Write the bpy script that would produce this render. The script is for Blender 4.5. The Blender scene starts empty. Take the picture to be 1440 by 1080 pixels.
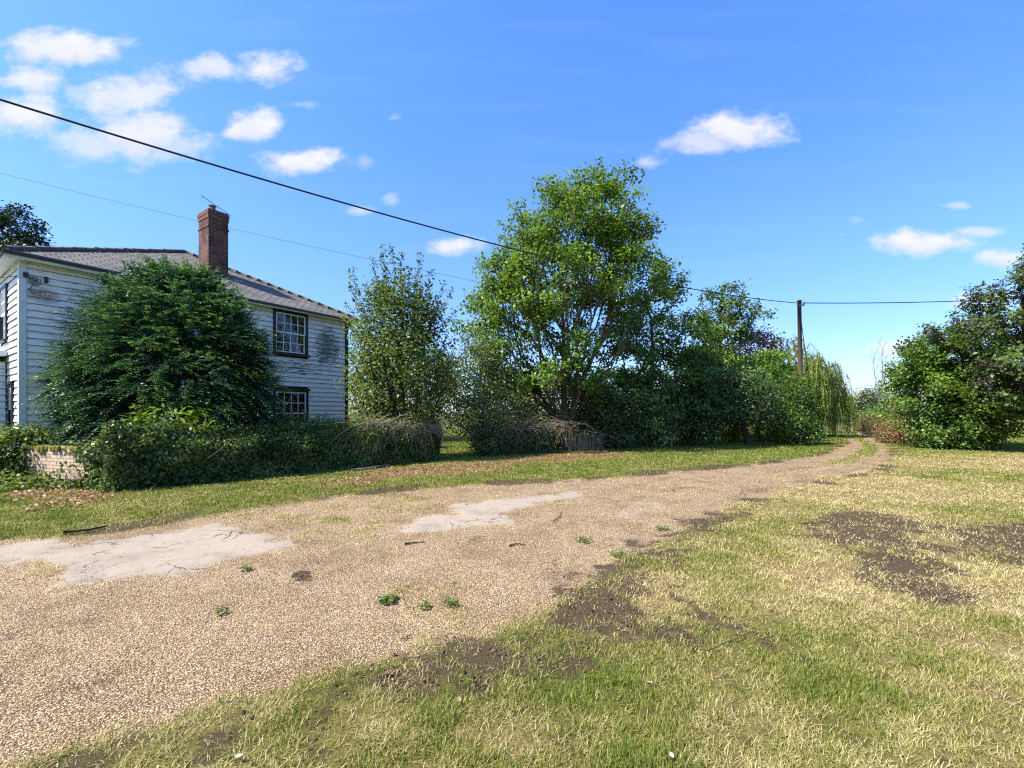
import bpy, math, random
import numpy as np
from mathutils import Vector, Matrix

scene = bpy.context.scene
COL = scene.collection
random.seed(5)
RNG = np.random.default_rng(11)

# ------------------------------------------------------------------ camera model
F, CX, HY, EYE = 640.0, 720.0, 582.0, 1.55      # focal length in photo pixels, horizon row, eye height


def P(x, y, Y):
    """photo pixel at depth Y -> world point"""
    return Vector(((x - CX) / F * Y, Y, EYE - (y - HY) / F * Y))


def G(x, y):
    """photo pixel on the flat ground -> (X, Y)"""
    Y = EYE * F / (y - HY)
    return ((x - CX) / F * Y, Y)


cam = bpy.data.cameras.new('camera')
camo = bpy.data.objects.new('camera', cam)
COL.objects.link(camo)
camo.location = (0, 0, EYE)
camo.rotation_euler = (math.radians(90), 0, 0)
cam.sensor_width = 36
cam.lens = 36 * F / 1440
cam.shift_y = (HY - 540) / 1440
cam.clip_end = 6000
cam.clip_start = 0.05
scene.camera = camo

# ------------------------------------------------------------------ helpers
def tag(o, label=None, cat=None, group=None, kind=None):
    if label: o['label'] = label
    if cat: o['category'] = cat
    if group: o['group'] = group
    if kind: o['kind'] = kind
    return o


def empty(name, loc=(0, 0, 0), rz=0.0):
    o = bpy.data.objects.new(name, None)
    o.empty_display_size = 0.2
    COL.objects.link(o)
    o.location = loc
    o.rotation_euler = (0, 0, rz)
    return o


def link(name, me, mat=None, parent=None):
    o = bpy.data.objects.new(name, me)
    COL.objects.link(o)
    if mat: me.materials.append(mat)
    if parent is not None: o.parent = parent
    return o


def arr_mesh(name, V, Fc, mat=None, parent=None, fattr=None, vattr=None, smooth=False):
    """mesh from numpy arrays; all faces have the same number of corners"""
    V = np.asarray(V, np.float32); Fc = np.asarray(Fc, np.int32)
    me = bpy.data.meshes.new(name)
    k = Fc.shape[1]; n = Fc.shape[0]
    me.vertices.add(len(V)); me.vertices.foreach_set('co', V.ravel())
    me.loops.add(n * k); me.loops.foreach_set('vertex_index', Fc.ravel())
    me.polygons.add(n)
    me.polygons.foreach_set('loop_start', np.arange(0, n * k, k, dtype=np.int32))
    if smooth:
        me.polygons.foreach_set('use_smooth', np.ones(n, bool))
    me.update(calc_edges=True)
    for an, av in (fattr or {}).items():
        a = me.attributes.new(an, 'FLOAT', 'FACE'); a.data.foreach_set('value', np.asarray(av, np.float32))
    for an, av in (vattr or {}).items():
        a = me.attributes.new(an, 'FLOAT', 'POINT'); a.data.foreach_set('value', np.asarray(av, np.float32))
    return link(name, me, mat, parent)


class MB:
    """collects boxes, quads and tubes into ONE mesh"""
    def __init__(s): s.v = []; s.f = []
    def add(s, vs, fs, M=None):
        b = len(s.v)
        for p in vs:
            p = Vector(p)
            s.v.append(M @ p if M is not None else p)
        s.f += [tuple(i + b for i in f) for f in fs]
        return s
    def box(s, x0, x1, y0, y1, z0, z1, M=None):
        vs = [(x0,y0,z0),(x1,y0,z0),(x1,y1,z0),(x0,y1,z0),(x0,y0,z1),(x1,y0,z1),(x1,y1,z1),(x0,y1,z1)]
        return s.add(vs, [(0,3,2,1),(4,5,6,7),(0,1,5,4),(1,2,6,5),(2,3,7,6),(3,0,4,7)], M)
    def quad(s, a, b, c, d, M=None):
        return s.add([a, b, c, d], [(0, 1, 2, 3)], M)
    def tube(s, pts, r, n=6, M=None, cap=True):
        pts = [Vector(p) for p in pts]
        rs = r if isinstance(r, (list, tuple)) else [r] * len(pts)
        vs = []; fs = []
        for i, p in enumerate(pts):
            t = (pts[min(i + 1, len(pts) - 1)] - pts[max(i - 1, 0)]).normalized()
            a = t.cross(Vector((0, 0, 1)) if abs(t.z) < 0.9 else Vector((1, 0, 0))).normalized()
            b = t.cross(a)
            for k in range(n):
                w = 2 * math.pi * k / n
                vs.append(p + (a * math.cos(w) + b * math.sin(w)) * rs[i])
        for i in range(len(pts) - 1):
            for k in range(n):
                k2 = (k + 1) % n
                fs.append((i*n+k, i*n+k2, (i+1)*n+k2, (i+1)*n+k))
        if cap:
            fs.append(tuple(range(n)))
            fs.append(tuple(range((len(pts)-1)*n, len(pts)*n))[::-1])
        return s.add(vs, fs, M)
    def lathe(s, prof, n=14, M=None):
        vs = []; fs = []
        for r, z in prof:
            for k in range(n):
                w = 2 * math.pi * k / n
                vs.append((r * math.cos(w), r * math.sin(w), z))
        for i in range(len(prof) - 1):
            for k in range(n):
                k2 = (k + 1) % n
                fs.append((i*n+k, i*n+k2, (i+1)*n+k2, (i+1)*n+k))
        return s.add(vs, fs, M)
    def build(s, name, mat, parent=None, uv=True, smooth=False, bevel=0):
        me = bpy.data.meshes.new(name)
        me.from_pydata([tuple(p) for p in s.v], [], s.f)
        me.update()
        if uv:
            l = me.uv_layers.new(name='uv')
            for p in me.polygons:
                n = p.normal
                t = Vector((0, 0, 1)).cross(n)
                t = t.normalized() if t.length > 1e-3 else Vector((1, 0, 0))
                b = n.cross(t)
                for li in p.loop_indices:
                    co = me.vertices[me.loops[li].vertex_index].co
                    l.data[li].uv = (co.dot(t), co.dot(b))
        if smooth:
            for p in me.polygons: p.use_smooth = True
        o = link(name, me, mat, parent)
        if bevel:
            m = o.modifiers.new('bevel', 'BEVEL'); m.width = bevel; m.segments = 2
        return o


# ---- numpy noise
def vnoise(x, y, seed=0):
    xi = np.floor(x).astype(np.int64); yi = np.floor(y).astype(np.int64)
    fx = x - xi; fy = y - yi
    fx = fx * fx * (3 - 2 * fx); fy = fy * fy * (3 - 2 * fy)
    def h(a, b):
        k = (a * 374761393 + b * 668265263 + seed * 1442695041) & 0xffffffff
        k = ((k ^ (k >> 13)) * 1274126177) & 0xffffffff
        return ((k ^ (k >> 16)) & 0xffff) / 65535.0
    return (h(xi, yi) * (1-fx) * (1-fy) + h(xi+1, yi) * fx * (1-fy) + h(xi, yi+1) * (1-fx) * fy + h(xi+1, yi+1) * fx * fy)


def fbm(x, y, seed=0, o=4):
    s = 0; a = 0.5
    for i in range(o):
        s = s + a * vnoise(x, y, seed + i * 17); a *= 0.5; x = x * 2.03; y = y * 2.03
    return s / (1 - 0.5 ** o)      # 0..1


def sdist(poly, X, Y):
    """signed distance to polygon, positive inside"""
    d2 = np.full(X.shape, 1e9); ins = np.zeros(X.shape, bool)
    n = len(poly)
    for i in range(n):
        ax, ay = poly[i]; bx, by = poly[(i+1) % n]
        ex, ey = bx-ax, by-ay
        t = np.clip(((X-ax)*ex + (Y-ay)*ey) / (ex*ex+ey*ey+1e-9), 0, 1)
        d2 = np.minimum(d2, (X-ax-t*ex)**2 + (Y-ay-t*ey)**2)
        c = ((ay > Y) != (by > Y))
        with np.errstate(divide='ignore', invalid='ignore'):
            xi = ax + (Y-ay) * ex / (ey if ey != 0 else 1e-9)
        ins ^= c & (X < xi)
    return np.where(ins, 1, -1) * np.sqrt(d2)


def ldist(line, X, Y):
    d2 = np.full(X.shape, 1e9)
    for i in range(len(line)-1):
        ax, ay = line[i]; bx, by = line[i+1]
        ex, ey = bx-ax, by-ay
        t = np.clip(((X-ax)*ex + (Y-ay)*ey) / (ex*ex+ey*ey+1e-9), 0, 1)
        d2 = np.minimum(d2, (X-ax-t*ex)**2 + (Y-ay-t*ey)**2)
    return np.sqrt(d2)


def sstep(a, b, x):
    t = np.clip((x-a) / (b-a), 0, 1)
    return t*t*(3-2*t)


# ------------------------------------------------------------------ materials
class NT:
    def __init__(s, name):
        s.m = bpy.data.materials.new(name); s.m.use_nodes = True
        s.t = s.m.node_tree; s.t.nodes.clear()
        s.out = s.n('ShaderNodeOutputMaterial')
    def n(s, typ, **kw):
        x = s.t.nodes.new(typ)
        for k, v in kw.items(): setattr(x, k, v)
        return x
    def l(s, a, b): s.t.links.new(a, b)
    def val(s, sock, v):
        if isinstance(v, bpy.types.NodeSocket): s.l(v, sock)
        elif isinstance(v, (tuple, list)): sock.default_value = tuple(v) + ((1,) if len(v) == 3 and len(sock.default_value) == 4 else ())
        else: sock.default_value = v
    def math(s, op, a, b=0.0, c=None, clamp=False):
        x = s.n('ShaderNodeMath', operation=op); x.use_clamp = clamp
        s.val(x.inputs[0], a); s.val(x.inputs[1], b)
        if c is not None: s.val(x.inputs[2], c)
        return x.outputs[0]
    def mix(s, f, a, b, blend='MIX'):
        x = s.n('ShaderNodeMix', data_type='RGBA', blend_type=blend)
        s.val(x.inputs[0], f); s.val(x.inputs[6], a); s.val(x.inputs[7], b)
        return x.outputs[2]
    def rng(s, v, a, b, c=0.0, d=1.0, smooth=True):
        x = s.n('ShaderNodeMapRange'); x.interpolation_type = 'SMOOTHSTEP' if smooth else 'LINEAR'
        s.val(x.inputs[0], v)
        for i, q in enumerate((a, b, c, d)): x.inputs[i+1].default_value = q
        return x.outputs[0]
    def noise(s, vec, scale, detail=4, rough=0.55, dist=0.0):
        x = s.n('ShaderNodeTexNoise'); s.val(x.inputs['Vector'], vec)
        x.inputs['Scale'].default_value = scale; x.inputs['Detail'].default_value = detail
        x.inputs['Roughness'].default_value = rough; x.inputs['Distortion'].default_value = dist
        return x.outputs['Fac']
    def voro(s, vec, scale, feature='F1', out='Distance', rand=1.0):
        x = s.n('ShaderNodeTexVoronoi', feature=feature); s.val(x.inputs['Vector'], vec)
        x.inputs['Scale'].default_value = scale; x.inputs['Randomness'].default_value = rand
        return x.outputs[out]
    def ramp(s, f, stops):
        x = s.n('ShaderNodeValToRGB'); s.val(x.inputs[0], f)
        e = x.color_ramp.elements
        while len(e) < len(stops): e.new(0.5)
        for i, (p, c) in enumerate(stops):
            e[i].position = p; e[i].color = tuple(c) + (1,)
        return x.outputs[0]
    def scale(s, vec, v):
        x = s.n('ShaderNodeMapping'); s.l(vec, x.inputs[0]); x.inputs['Scale'].default_value = v
        return x.outputs[0]
    def attr(s, name):
        return s.n('ShaderNodeAttribute', attribute_name=name).outputs['Fac']
    def obj(s): return s.n('ShaderNodeTexCoord').outputs['Object']
    def uv(s): return s.n('ShaderNodeTexCoord').outputs['UV']
    def pos(s): return s.n('ShaderNodeNewGeometry').outputs['Position']
    def bump(s, h, strength=0.5, dist=0.02):
        x = s.n('ShaderNodeBump'); s.val(x.inputs['Height'], h)
        x.inputs['Strength'].default_value = strength; x.inputs['Distance'].default_value = dist
        return x.outputs[0]
    def bsdf(s, col, rough=0.8, spec=0.3, normal=None, metal=0.0):
        b = s.n('ShaderNodeBsdfPrincipled')
        s.val(b.inputs['Base Color'], col); s.val(b.inputs['Roughness'], rough)
        b.inputs['Specular IOR Level'].default_value = spec; b.inputs['Metallic'].default_value = metal
        if normal is not None: s.l(normal, b.inputs['Normal'])
        return b.outputs[0]
    def fin(s, sh):
        s.l(sh, s.out.inputs[0]); return s.m


def plain(name, col, rough=0.7, spec=0.3, var=0.25, sc=6.0, metal=0.0):
    t = NT(name)
    nz = t.noise(t.obj(), sc, 5)
    c = t.mix(nz, tuple(x * (1-var) for x in col), tuple(min(1, x * (1+var)) for x in col))
    return t.fin(t.bsdf(c, rough, spec, t.bump(t.noise(t.obj(), sc*6, 3), 0.15, 0.005), metal))


def leafmat(name, dark, mid, light, transl=0.35, rough=0.45, spec=0.35):
    t = NT(name)
    v = t.attr('v')
    c = t.ramp(v, [(0.0, dark), (0.5, mid), (1.0, light)])
    b = t.bsdf(c, rough, spec)
    tr = t.n('ShaderNodeBsdfTranslucent')
    t.l(t.mix(0.6, c, (1.35, 1.25, 0.45), 'MULTIPLY'), tr.inputs[0])
    x = t.n('ShaderNodeMixShader'); x.inputs[0].default_value = transl
    t.l(b, x.inputs[1]); t.l(tr.outputs[0], x.inputs[2])
    return t.fin(x.outputs[0])


def barkmat(name, c0, c1):
    t = NT(name)
    nz = t.noise(t.scale(t.obj(), (9, 9, 2)), 2.0, 5)
    return t.fin(t.bsdf(t.mix(nz, c0, c1), 0.9, 0.1, t.bump(nz, 0.7, 0.03)))


LM = {
    'main':    leafmat('foliage_maple', (0.055, 0.110, 0.013), (0.110, 0.195, 0.022), (0.190, 0.290, 0.036), 0.42),
    'mid':     leafmat('foliage_mid', (0.044, 0.092, 0.015), (0.092, 0.168, 0.026), (0.165, 0.26, 0.045)),
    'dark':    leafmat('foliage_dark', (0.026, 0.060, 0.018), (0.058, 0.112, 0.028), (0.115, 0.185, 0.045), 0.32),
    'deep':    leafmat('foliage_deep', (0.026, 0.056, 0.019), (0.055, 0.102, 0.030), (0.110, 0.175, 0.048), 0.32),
    'yew':     leafmat('foliage_yew', (0.014, 0.044, 0.026), (0.046, 0.125, 0.048), (0.24, 0.38, 0.085), 0.28),
    'olive':   leafmat('foliage_hawthorn', (0.050, 0.085, 0.015), (0.105, 0.155, 0.026), (0.190, 0.245, 0.050), 0.40),
    'lime':    leafmat('foliage_lime', (0.10, 0.18, 0.016), (0.17, 0.28, 0.020), (0.27, 0.37, 0.035), 0.4),
    'grey':    leafmat('foliage_variegated', (0.050, 0.090, 0.025), (0.11, 0.165, 0.045), (0.26, 0.31, 0.12), 0.32),
    'conifer': leafmat('foliage_conifer', (0.010, 0.026, 0.016), (0.022, 0.048, 0.026), (0.045, 0.082, 0.036), 0.2),
    'purple':  leafmat('foliage_purple', (0.020, 0.014, 0.022), (0.035, 0.020, 0.034), (0.065, 0.036, 0.055), 0.25),
    'mixed':   leafmat('foliage_mixed', (0.045, 0.024, 0.036), (0.060, 0.110, 0.020), (0.125, 0.205, 0.032), 0.38),
    'willow':  leafmat('foliage_willow', (0.10, 0.155, 0.026), (0.18, 0.25, 0.042), (0.29, 0.35, 0.08), 0.4),
    'ivy':     leafmat('foliage_ivy', (0.026, 0.050, 0.012), (0.130, 0.190, 0.040), (0.36, 0.42, 0.13), 0.35, 0.4, 0.28),
    'straw':   leafmat('dry_stalks', (0.10, 0.075, 0.035), (0.21, 0.15, 0.07), (0.36, 0.27, 0.13), 0.2),
    'rust':    leafmat('dry_dock', (0.14, 0.075, 0.035), (0.27, 0.165, 0.075), (0.40, 0.29, 0.14), 0.2),
    'grass':   leafmat('grass_blades', (0.120, 0.175, 0.022), (0.26, 0.25, 0.056), (0.52, 0.425, 0.22), 0.35, 0.6, 0.2),
    'blossom': leafmat('foliage_blossom', (0.03, 0.06, 0.018), (0.08, 0.12, 0.035), (0.50, 0.50, 0.40), 0.3),
}
BARK = barkmat('bark_grey', (0.055, 0.042, 0.028), (0.15, 0.12, 0.085))
BARKD = barkmat('bark_dark', (0.025, 0.020, 0.014), (0.075, 0.058, 0.04))
BARKP = barkmat('bark_pale', (0.16, 0.14, 0.11), (0.32, 0.28, 0.23))

# ------------------------------------------------------------------ ground zones (metres, from points on the photo's ground)
def GP(l): return [G(*p) for p in l]

LANE = GP([(-260, 800), (0, 757), (120, 750), (210, 738), (330, 716), (480, 696), (600, 685), (760, 677), (900, 667),
           (1040, 654), (1120, 645), (1172, 634), (1192, 622), (1187, 611), (1176, 603), (1168, 598),
           (1186, 597), (1200, 603), (1222, 612), (1250, 626), (1258, 640), (1240, 656), (1160, 674), (1060, 702), (965, 745),
           (880, 795), (800, 845), (690, 893), (560, 925), (430, 958), (330, 990), (200, 1030), (60, 1075), (-300, 1180)])
LANE = LANE + [(-9.0, 0.6), (-12, 3.0)]
CONC = [GP([(-60, 775), (0, 768), (70, 757), (110, 765), (150, 759), (250, 744), (330, 735), (412, 768), (330, 788), (270, 797),
            (225, 806), (200, 801), (150, 812), (100, 822), (95, 800), (30, 793), (-60, 792)]),
        GP([(552, 750), (600, 726), (640, 722), (636, 708), (700, 701), (790, 692), (816, 690), (815, 697), (760, 706), (705, 715),
            (722, 733), (640, 744)]),
        GP([(862, 728), (890, 706), (930, 698), (958, 712), (915, 722), (900, 733)]),
        GP([(740, 735), (772, 731), (780, 738), (745, 741)]),
        GP([(552, 782), (590, 779), (600, 788), (560, 795)])]
SOIL = [GP([(560, 930), (650, 895), (740, 858), (810, 812), (870, 775), (960, 742), (1060, 700), (1090, 702), (1010, 742), (930, 785),
            (915, 830), (960, 860), (1040, 905), (990, 935), (900, 905), (780, 925), (660, 950)]),
        GP([(1100, 733), (1170, 722), (1250, 725), (1300, 745), (1330, 768), (1370, 800), (1300, 826), (1240, 820), (1190, 800), (1205, 775), (1130, 757)]),
        GP([(1330, 742), (1440, 734), (1560, 738), (1560, 790), (1440, 797), (1390, 790), (1340, 765)]),
        GP([(240, 1010), (340, 985), (420, 975), (400, 1010), (300, 1050), (200, 1080), (160, 1065)])]
LITTER = [GP([(450, 676), (560, 657), (690, 648), (830, 632), (900, 634), (880, 643), (720, 652), (700, 664), (560, 672), (470, 684)]),
          GP([(40, 690), (110, 676), (175, 690), (160, 705), (60, 712)])]
RUTS = [GP([(-100, 905), (150, 868), (350, 835), (600, 772), (850, 706), (1050, 668), (1180, 650)]), GP([(-100, 1000), (200, 945), (450, 890), (700, 815), (880, 745), (1080, 684), (1225, 655)])]
MOSS = GP([(330, 722), (480, 700), (570, 692), (620, 700), (560, 742), (440, 766), (400, 745)])
MIDSTRIP = GP([(1100, 668), (1158, 659), (1210, 640), (1226, 631), (1208, 615), (1183, 600)])
STAINS = [GP([(405, 803), (425, 795), (447, 797), (438, 812), (415, 812)]), GP([(553, 895), (570, 880), (586, 881), (572, 897)])]


def zones(X, Y):
    d = np.hypot(X, Y)
    sc = np.clip(d / 9.0, 0.35, 1.5)
    n1 = fbm(X * 1.6, Y * 1.6, 3) - 0.5
    n2 = fbm(X * 7, Y * 7, 9) - 0.5
    wob = (n1 * 1.1 + n2 * 0.35)
    z = {}
    sl = sdist(LANE, X, Y)
    z['sl'] = sl
    lane = sstep(-0.22, 0.22, sl + wob * 0.7 * sc)
    mid = ldist(MIDSTRIP, X, Y)
    strip = sstep(0.50, 0.12, mid + wob * 0.8) * sstep(11, 16, Y)
    lane = lane * (1 - 0.72 * strip)
    z['gravel'] = lane
    c = np.zeros_like(X)
    for i, p in enumerate(CONC):
        k = sstep(-0.16, 0.22, sdist(p, X, Y) + n1 * 0.5 + n2 * 0.40 - (0.10 if i > 1 else 0))
        c = np.maximum(c, k * (1.0 if i < 2 else 0.48))
    z['concrete'] = c
    ms = sstep(-0.5, 0.5, sdist(MOSS, X, Y) + wob)
    thin_ = 0.46 * ms * sstep(0.38, 0.6, fbm(X * 3, Y * 3, 71)) + 0.34 * sstep(0.60, 0.70, fbm(X * 1.1, Y * 1.1, 73)) * sstep(0.4, 0.6, fbm(X * 5, Y * 5, 74))
    z['gravel'] = z['gravel'] * (1 - np.clip(thin_, 0, 0.75))
    s = np.zeros_like(X)
    for i, p in enumerate(SOIL):
        s = np.maximum(s, sstep(-0.45, 0.40, sdist(p, X, Y) + wob * 1.3) * (1.0 if i < 3 else 0.8))
    for p in STAINS:
        s = np.maximum(s, sstep(-0.03, 0.06, sdist(p, X, Y) + n2 * 0.12))
    edge = np.exp(-((sl + 0.15) / 0.40) ** 2) * 0.9 * sstep(0.35, 0.62, fbm(X * 0.9, Y * 0.9, 31))
    z['soil'] = np.maximum(s * (0.36 + 0.95 * fbm(X * 2.8, Y * 2.8, 83)), edge)
    for p in RUTS:
        z['soil'] = np.maximum(z['soil'], 0.46 * np.exp(-(ldist(p, X, Y) / 0.36) ** 2) * sstep(0.35, 0.6, fbm(X * 1.2, Y * 1.2, 85)))
    z['soil'] = np.clip(z['soil'], 0, 1)
    li = np.zeros_like(X)
    for p in LITTER:
        li = np.maximum(li, 0.8 * sstep(-0.7, 0.6, sdist(p, X, Y) + wob * 1.6))
    z['litter'] = li
    # greenness of the grass: lush on the far verge and in the gardens, straw-dry on the near right side
    left = sstep(0.2, 1.5, -(X * 0.76 - Y * 0.65) - 1.5)
    far = sstep(14, 22, Y)
    g = 0.22 + 0.68 * (fbm(X * 0.7 + 3, Y * 0.7, 21) - 0.5) * 2 + 0.25 * n2
    g = g - 0.18 * sstep(6, 12, Y) * (1 - far)
    patch = sstep(0.52, 0.66, fbm(X * 0.35 + 9, Y * 0.35 + 2, 77))
    g = g + 0.25 * patch
    g = g - 0.12 * sstep(6.5, 3.5, d)
    g = np.where(left > 0, g * (1 - left) + left * (0.74 + 0.7 * n1 + 0.3 * n2), g)
    g = g * (1 - far * 0.75) + far * 0.75 * (0.95 + 0.2 * n1)
    g = g * (1 - 0.6 * sstep(-0.05, 0.3, sl) * (1 - strip))
    z['green'] = np.clip(g, 0, 1)
    return z


def height(X, Y, z=None):
    if z is None: z = zones(X, Y)
    near = sstep(90, 30, np.hypot(X, Y))
    h = 0.05 * (fbm(X * 0.8, Y * 0.8, 41) - 0.5) + 0.022 * (fbm(X * 5, Y * 5, 43) - 0.5)
    h = h - 0.035 * z['gravel'] * (1 - z['concrete'])
    return h * near


def ground_material():
    t = NT('ground_surface')
    p = t.pos()
    gv, cc, so, gr, li = (t.attr(a) for a in ('gravel', 'concrete', 'soil', 'green', 'litter'))
    nb = t.noise(p, 1.3, 5, 0.6); nm = t.noise(p, 9, 5, 0.65); nf = t.noise(p, 60, 4, 0.7); nff = t.noise(p, 220, 2, 0.6)
    # grass sward under the blades
    fib = t.noise(p, 110, 4, 0.75, 2.5)
    gfac = t.math('ADD', gr, t.math('MULTIPLY', t.math('SUBTRACT', nm, 0.5), 0.9), clamp=True)
    grass = t.ramp(gfac, [(0.0, (0.33, 0.25, 0.13)), (0.35, (0.27, 0.225, 0.095)), (0.65, (0.17, 0.18, 0.040)), (1.0, (0.15, 0.19, 0.028))])
    grass = t.mix(t.rng(fib, 0.3, 0.7), t.mix(0.9, grass, (0.30, 0.27, 0.22), 'MULTIPLY'), grass)
    thatch = t.mix(t.rng(nm, 0.48, 0.66), grass, (0.075, 0.055, 0.032))
    grass = t.mix(t.rng(nb, 0.35, 0.6, 0.35, 0.95), grass, thatch)
    grass = t.mix(1.0, grass, (0.92, 0.88, 0.74), 'MULTIPLY')
    grass = t.mix(t.rng(nf, 0.50, 0.64, 0, 0.7), grass, (0.055, 0.042, 0.026))
    # gravel
    vc = t.voro(p, 100, 'F1', 'Color'); vd = t.voro(p, 100)
    sep = t.n('ShaderNodeSeparateColor'); t.l(vc, sep.inputs[0])
    gcol = t.ramp(sep.outputs[0], [(0.0, (0.15, 0.088, 0.042)), (0.25, (0.37, 0.255, 0.122)), (0.6, (0.54, 0.39, 0.205)), (0.85, (0.65, 0.51, 0.30)), (1.0, (0.78, 0.67, 0.47))])
    gcol = t.mix(t.rng(vd, 0.32, 0.62), gcol, (0.13, 0.085, 0.052))
    gcol = t.mix(t.rng(nb, 0.42, 0.66, 0, 0.6), gcol, t.mix(1.0, gcol, (0.58, 0.53, 0.47), 'MULTIPLY'))
    gcol = t.mix(t.rng(nm, 0.52, 0.75, 0, 0.35), gcol, (0.17, 0.125, 0.075))
    # worn concrete
    w = t.n('ShaderNodeVectorMath', operation='ADD'); t.l(p, w.inputs[0])
    nv = t.n('ShaderNodeTexNoise'); t.l(p, nv.inputs['Vector']); nv.inputs['Scale'].default_value = 2.2; nv.inputs['Detail'].default_value = 4
    sv = t.n('ShaderNodeVectorMath', operation='SCALE'); t.l(nv.outputs['Color'], sv.inputs[0]); sv.inputs['Scale'].default_value = 0.55
    t.l(sv.outputs[0], w.inputs[1])
    cr = t.voro(w.outputs[0], 1.9, 'DISTANCE_TO_EDGE')
    crack = t.math('MULTIPLY', t.rng(cr, 0.022, 0.006), t.rng(t.noise(p, 1.1, 3), 0.45, 0.58))
    ccol = t.mix(nf, (0.215, 0.175, 0.13), (0.32, 0.265, 0.205))
    ccol = t.mix(t.rng(nb, 0.5, 0.72, 0, 0.6), ccol, (0.165, 0.145, 0.12))
    ccol = t.mix(t.rng(nm, 0.54, 0.66, 0, 0.85), ccol, gcol)
    ccol = t.mix(crack, ccol, (0.07, 0.06, 0.05))
    # soil and litter
    scol = t.mix(nf, (0.016, 0.010, 0.006), (0.085, 0.056, 0.034))
    scol = t.mix(t.rng(nff, 0.58, 0.72, 0, 0.75), scol, (0.30, 0.225, 0.125))
    lcol = t.ramp(nf, [(0.25, (0.050, 0.030, 0.018)), (0.5, (0.17, 0.095, 0.052)), (0.75, (0.33, 0.20, 0.115))])
    e = lambda a, w_=0.5: t.rng(t.math('ADD', a, t.math('MULTIPLY', t.math('SUBTRACT', t.math('ADD', t.math('MULTIPLY', nm, 0.5), t.math('MULTIPLY', nf, 0.5)), 0.5), 1.3)), 0.5 - w_ * 0.5, 0.5 + w_ * 0.5)
    c = t.mix(e(gv, 0.7), grass, gcol)
    c = t.mix(e(li, 0.6), c, lcol)
    c = t.mix(t.math('MULTIPLY', e(so, 0.32), 0.93), c, scol)
    c = t.mix(e(cc, 0.45), c, ccol)
    hb = t.math('ADD', t.math('MULTIPLY', t.math('SUBTRACT', 0.6, vd), gv), t.math('ADD', t.math('MULTIPLY', nf, 0.9), t.math('MULTIPLY', fib, 0.5)))
    hb = t.math('MULTIPLY', hb, t.math('SUBTRACT', 1.0, t.math('MULTIPLY', cc, 0.8)))
    return t.fin(t.bsdf(c, 0.92, 0.12, t.bump(hb, 0.8, 0.014)))


GM = ground_material()


def build_ground():
    O = -4.0
    d = [3.2]
    while d[-1] < 3000:
        k = 0.0045 if d[-1] < 40 else (0.009 if d[-1] < 120 else 0.03)
        d.append(d[-1] * (1 + k))
    d = np.array(d); tt = np.concatenate([np.arange(-2.6, -1.55, 0.02), np.arange(-1.55, 1.5501, 0.0040), np.arange(1.56, 2.6, 0.01)])
    D, T = np.meshgrid(d, tt, indexing='ij')
    X = (D * T).ravel(); Y = (D + O).ravel()
    z = zones(X, Y)
    H = height(X, Y, z)
    V = np.stack([X, Y, H], 1)
    nr, nc = D.shape
    i = np.arange(nr-1)[:, None] * nc + np.arange(nc-1)[None, :]
    Fc = np.stack([i, i+1, i+nc+1, i+nc], -1).reshape(-1, 4)
    # corners run anticlockwise seen from above
    gm = z['gravel'][Fc].mean(1); cm = z['concrete'][Fc].mean(1)
    cls = np.where(cm > 0.5, 2, np.where(gm > 0.5, 1, 0))
    for k, nm in ((0, 'ground'), (1, 'gravel_track'), (2, 'concrete_paving')):
        fs = Fc[cls == k]
        u, inv = np.unique(fs, return_inverse=True)
        o = arr_mesh(nm, V[u], inv.reshape(-1, 4), GM, None, None,
                     {a: z[a][u] for a in ('gravel', 'concrete', 'soil', 'green', 'litter')}, smooth=True)
        tag(o, kind='structure')
    # the land behind and beside the viewer, down to the horizon
    b = MB()
    n = 48
    b.add([(3000 * math.cos(2*math.pi*k/n), 3000 * math.sin(2*math.pi*k/n), -0.25) for k in range(n)], [tuple(range(n))])
    t = NT('field'); p = t.pos()
    c = t.mix(t.noise(p, 0.5, 6), (0.16, 0.15, 0.045), (0.08, 0.12, 0.02))
    o = b.build('field', t.fin(t.bsdf(c, 0.95, 0.1)), None)
    tag(o, kind='structure')


build_ground()


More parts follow.
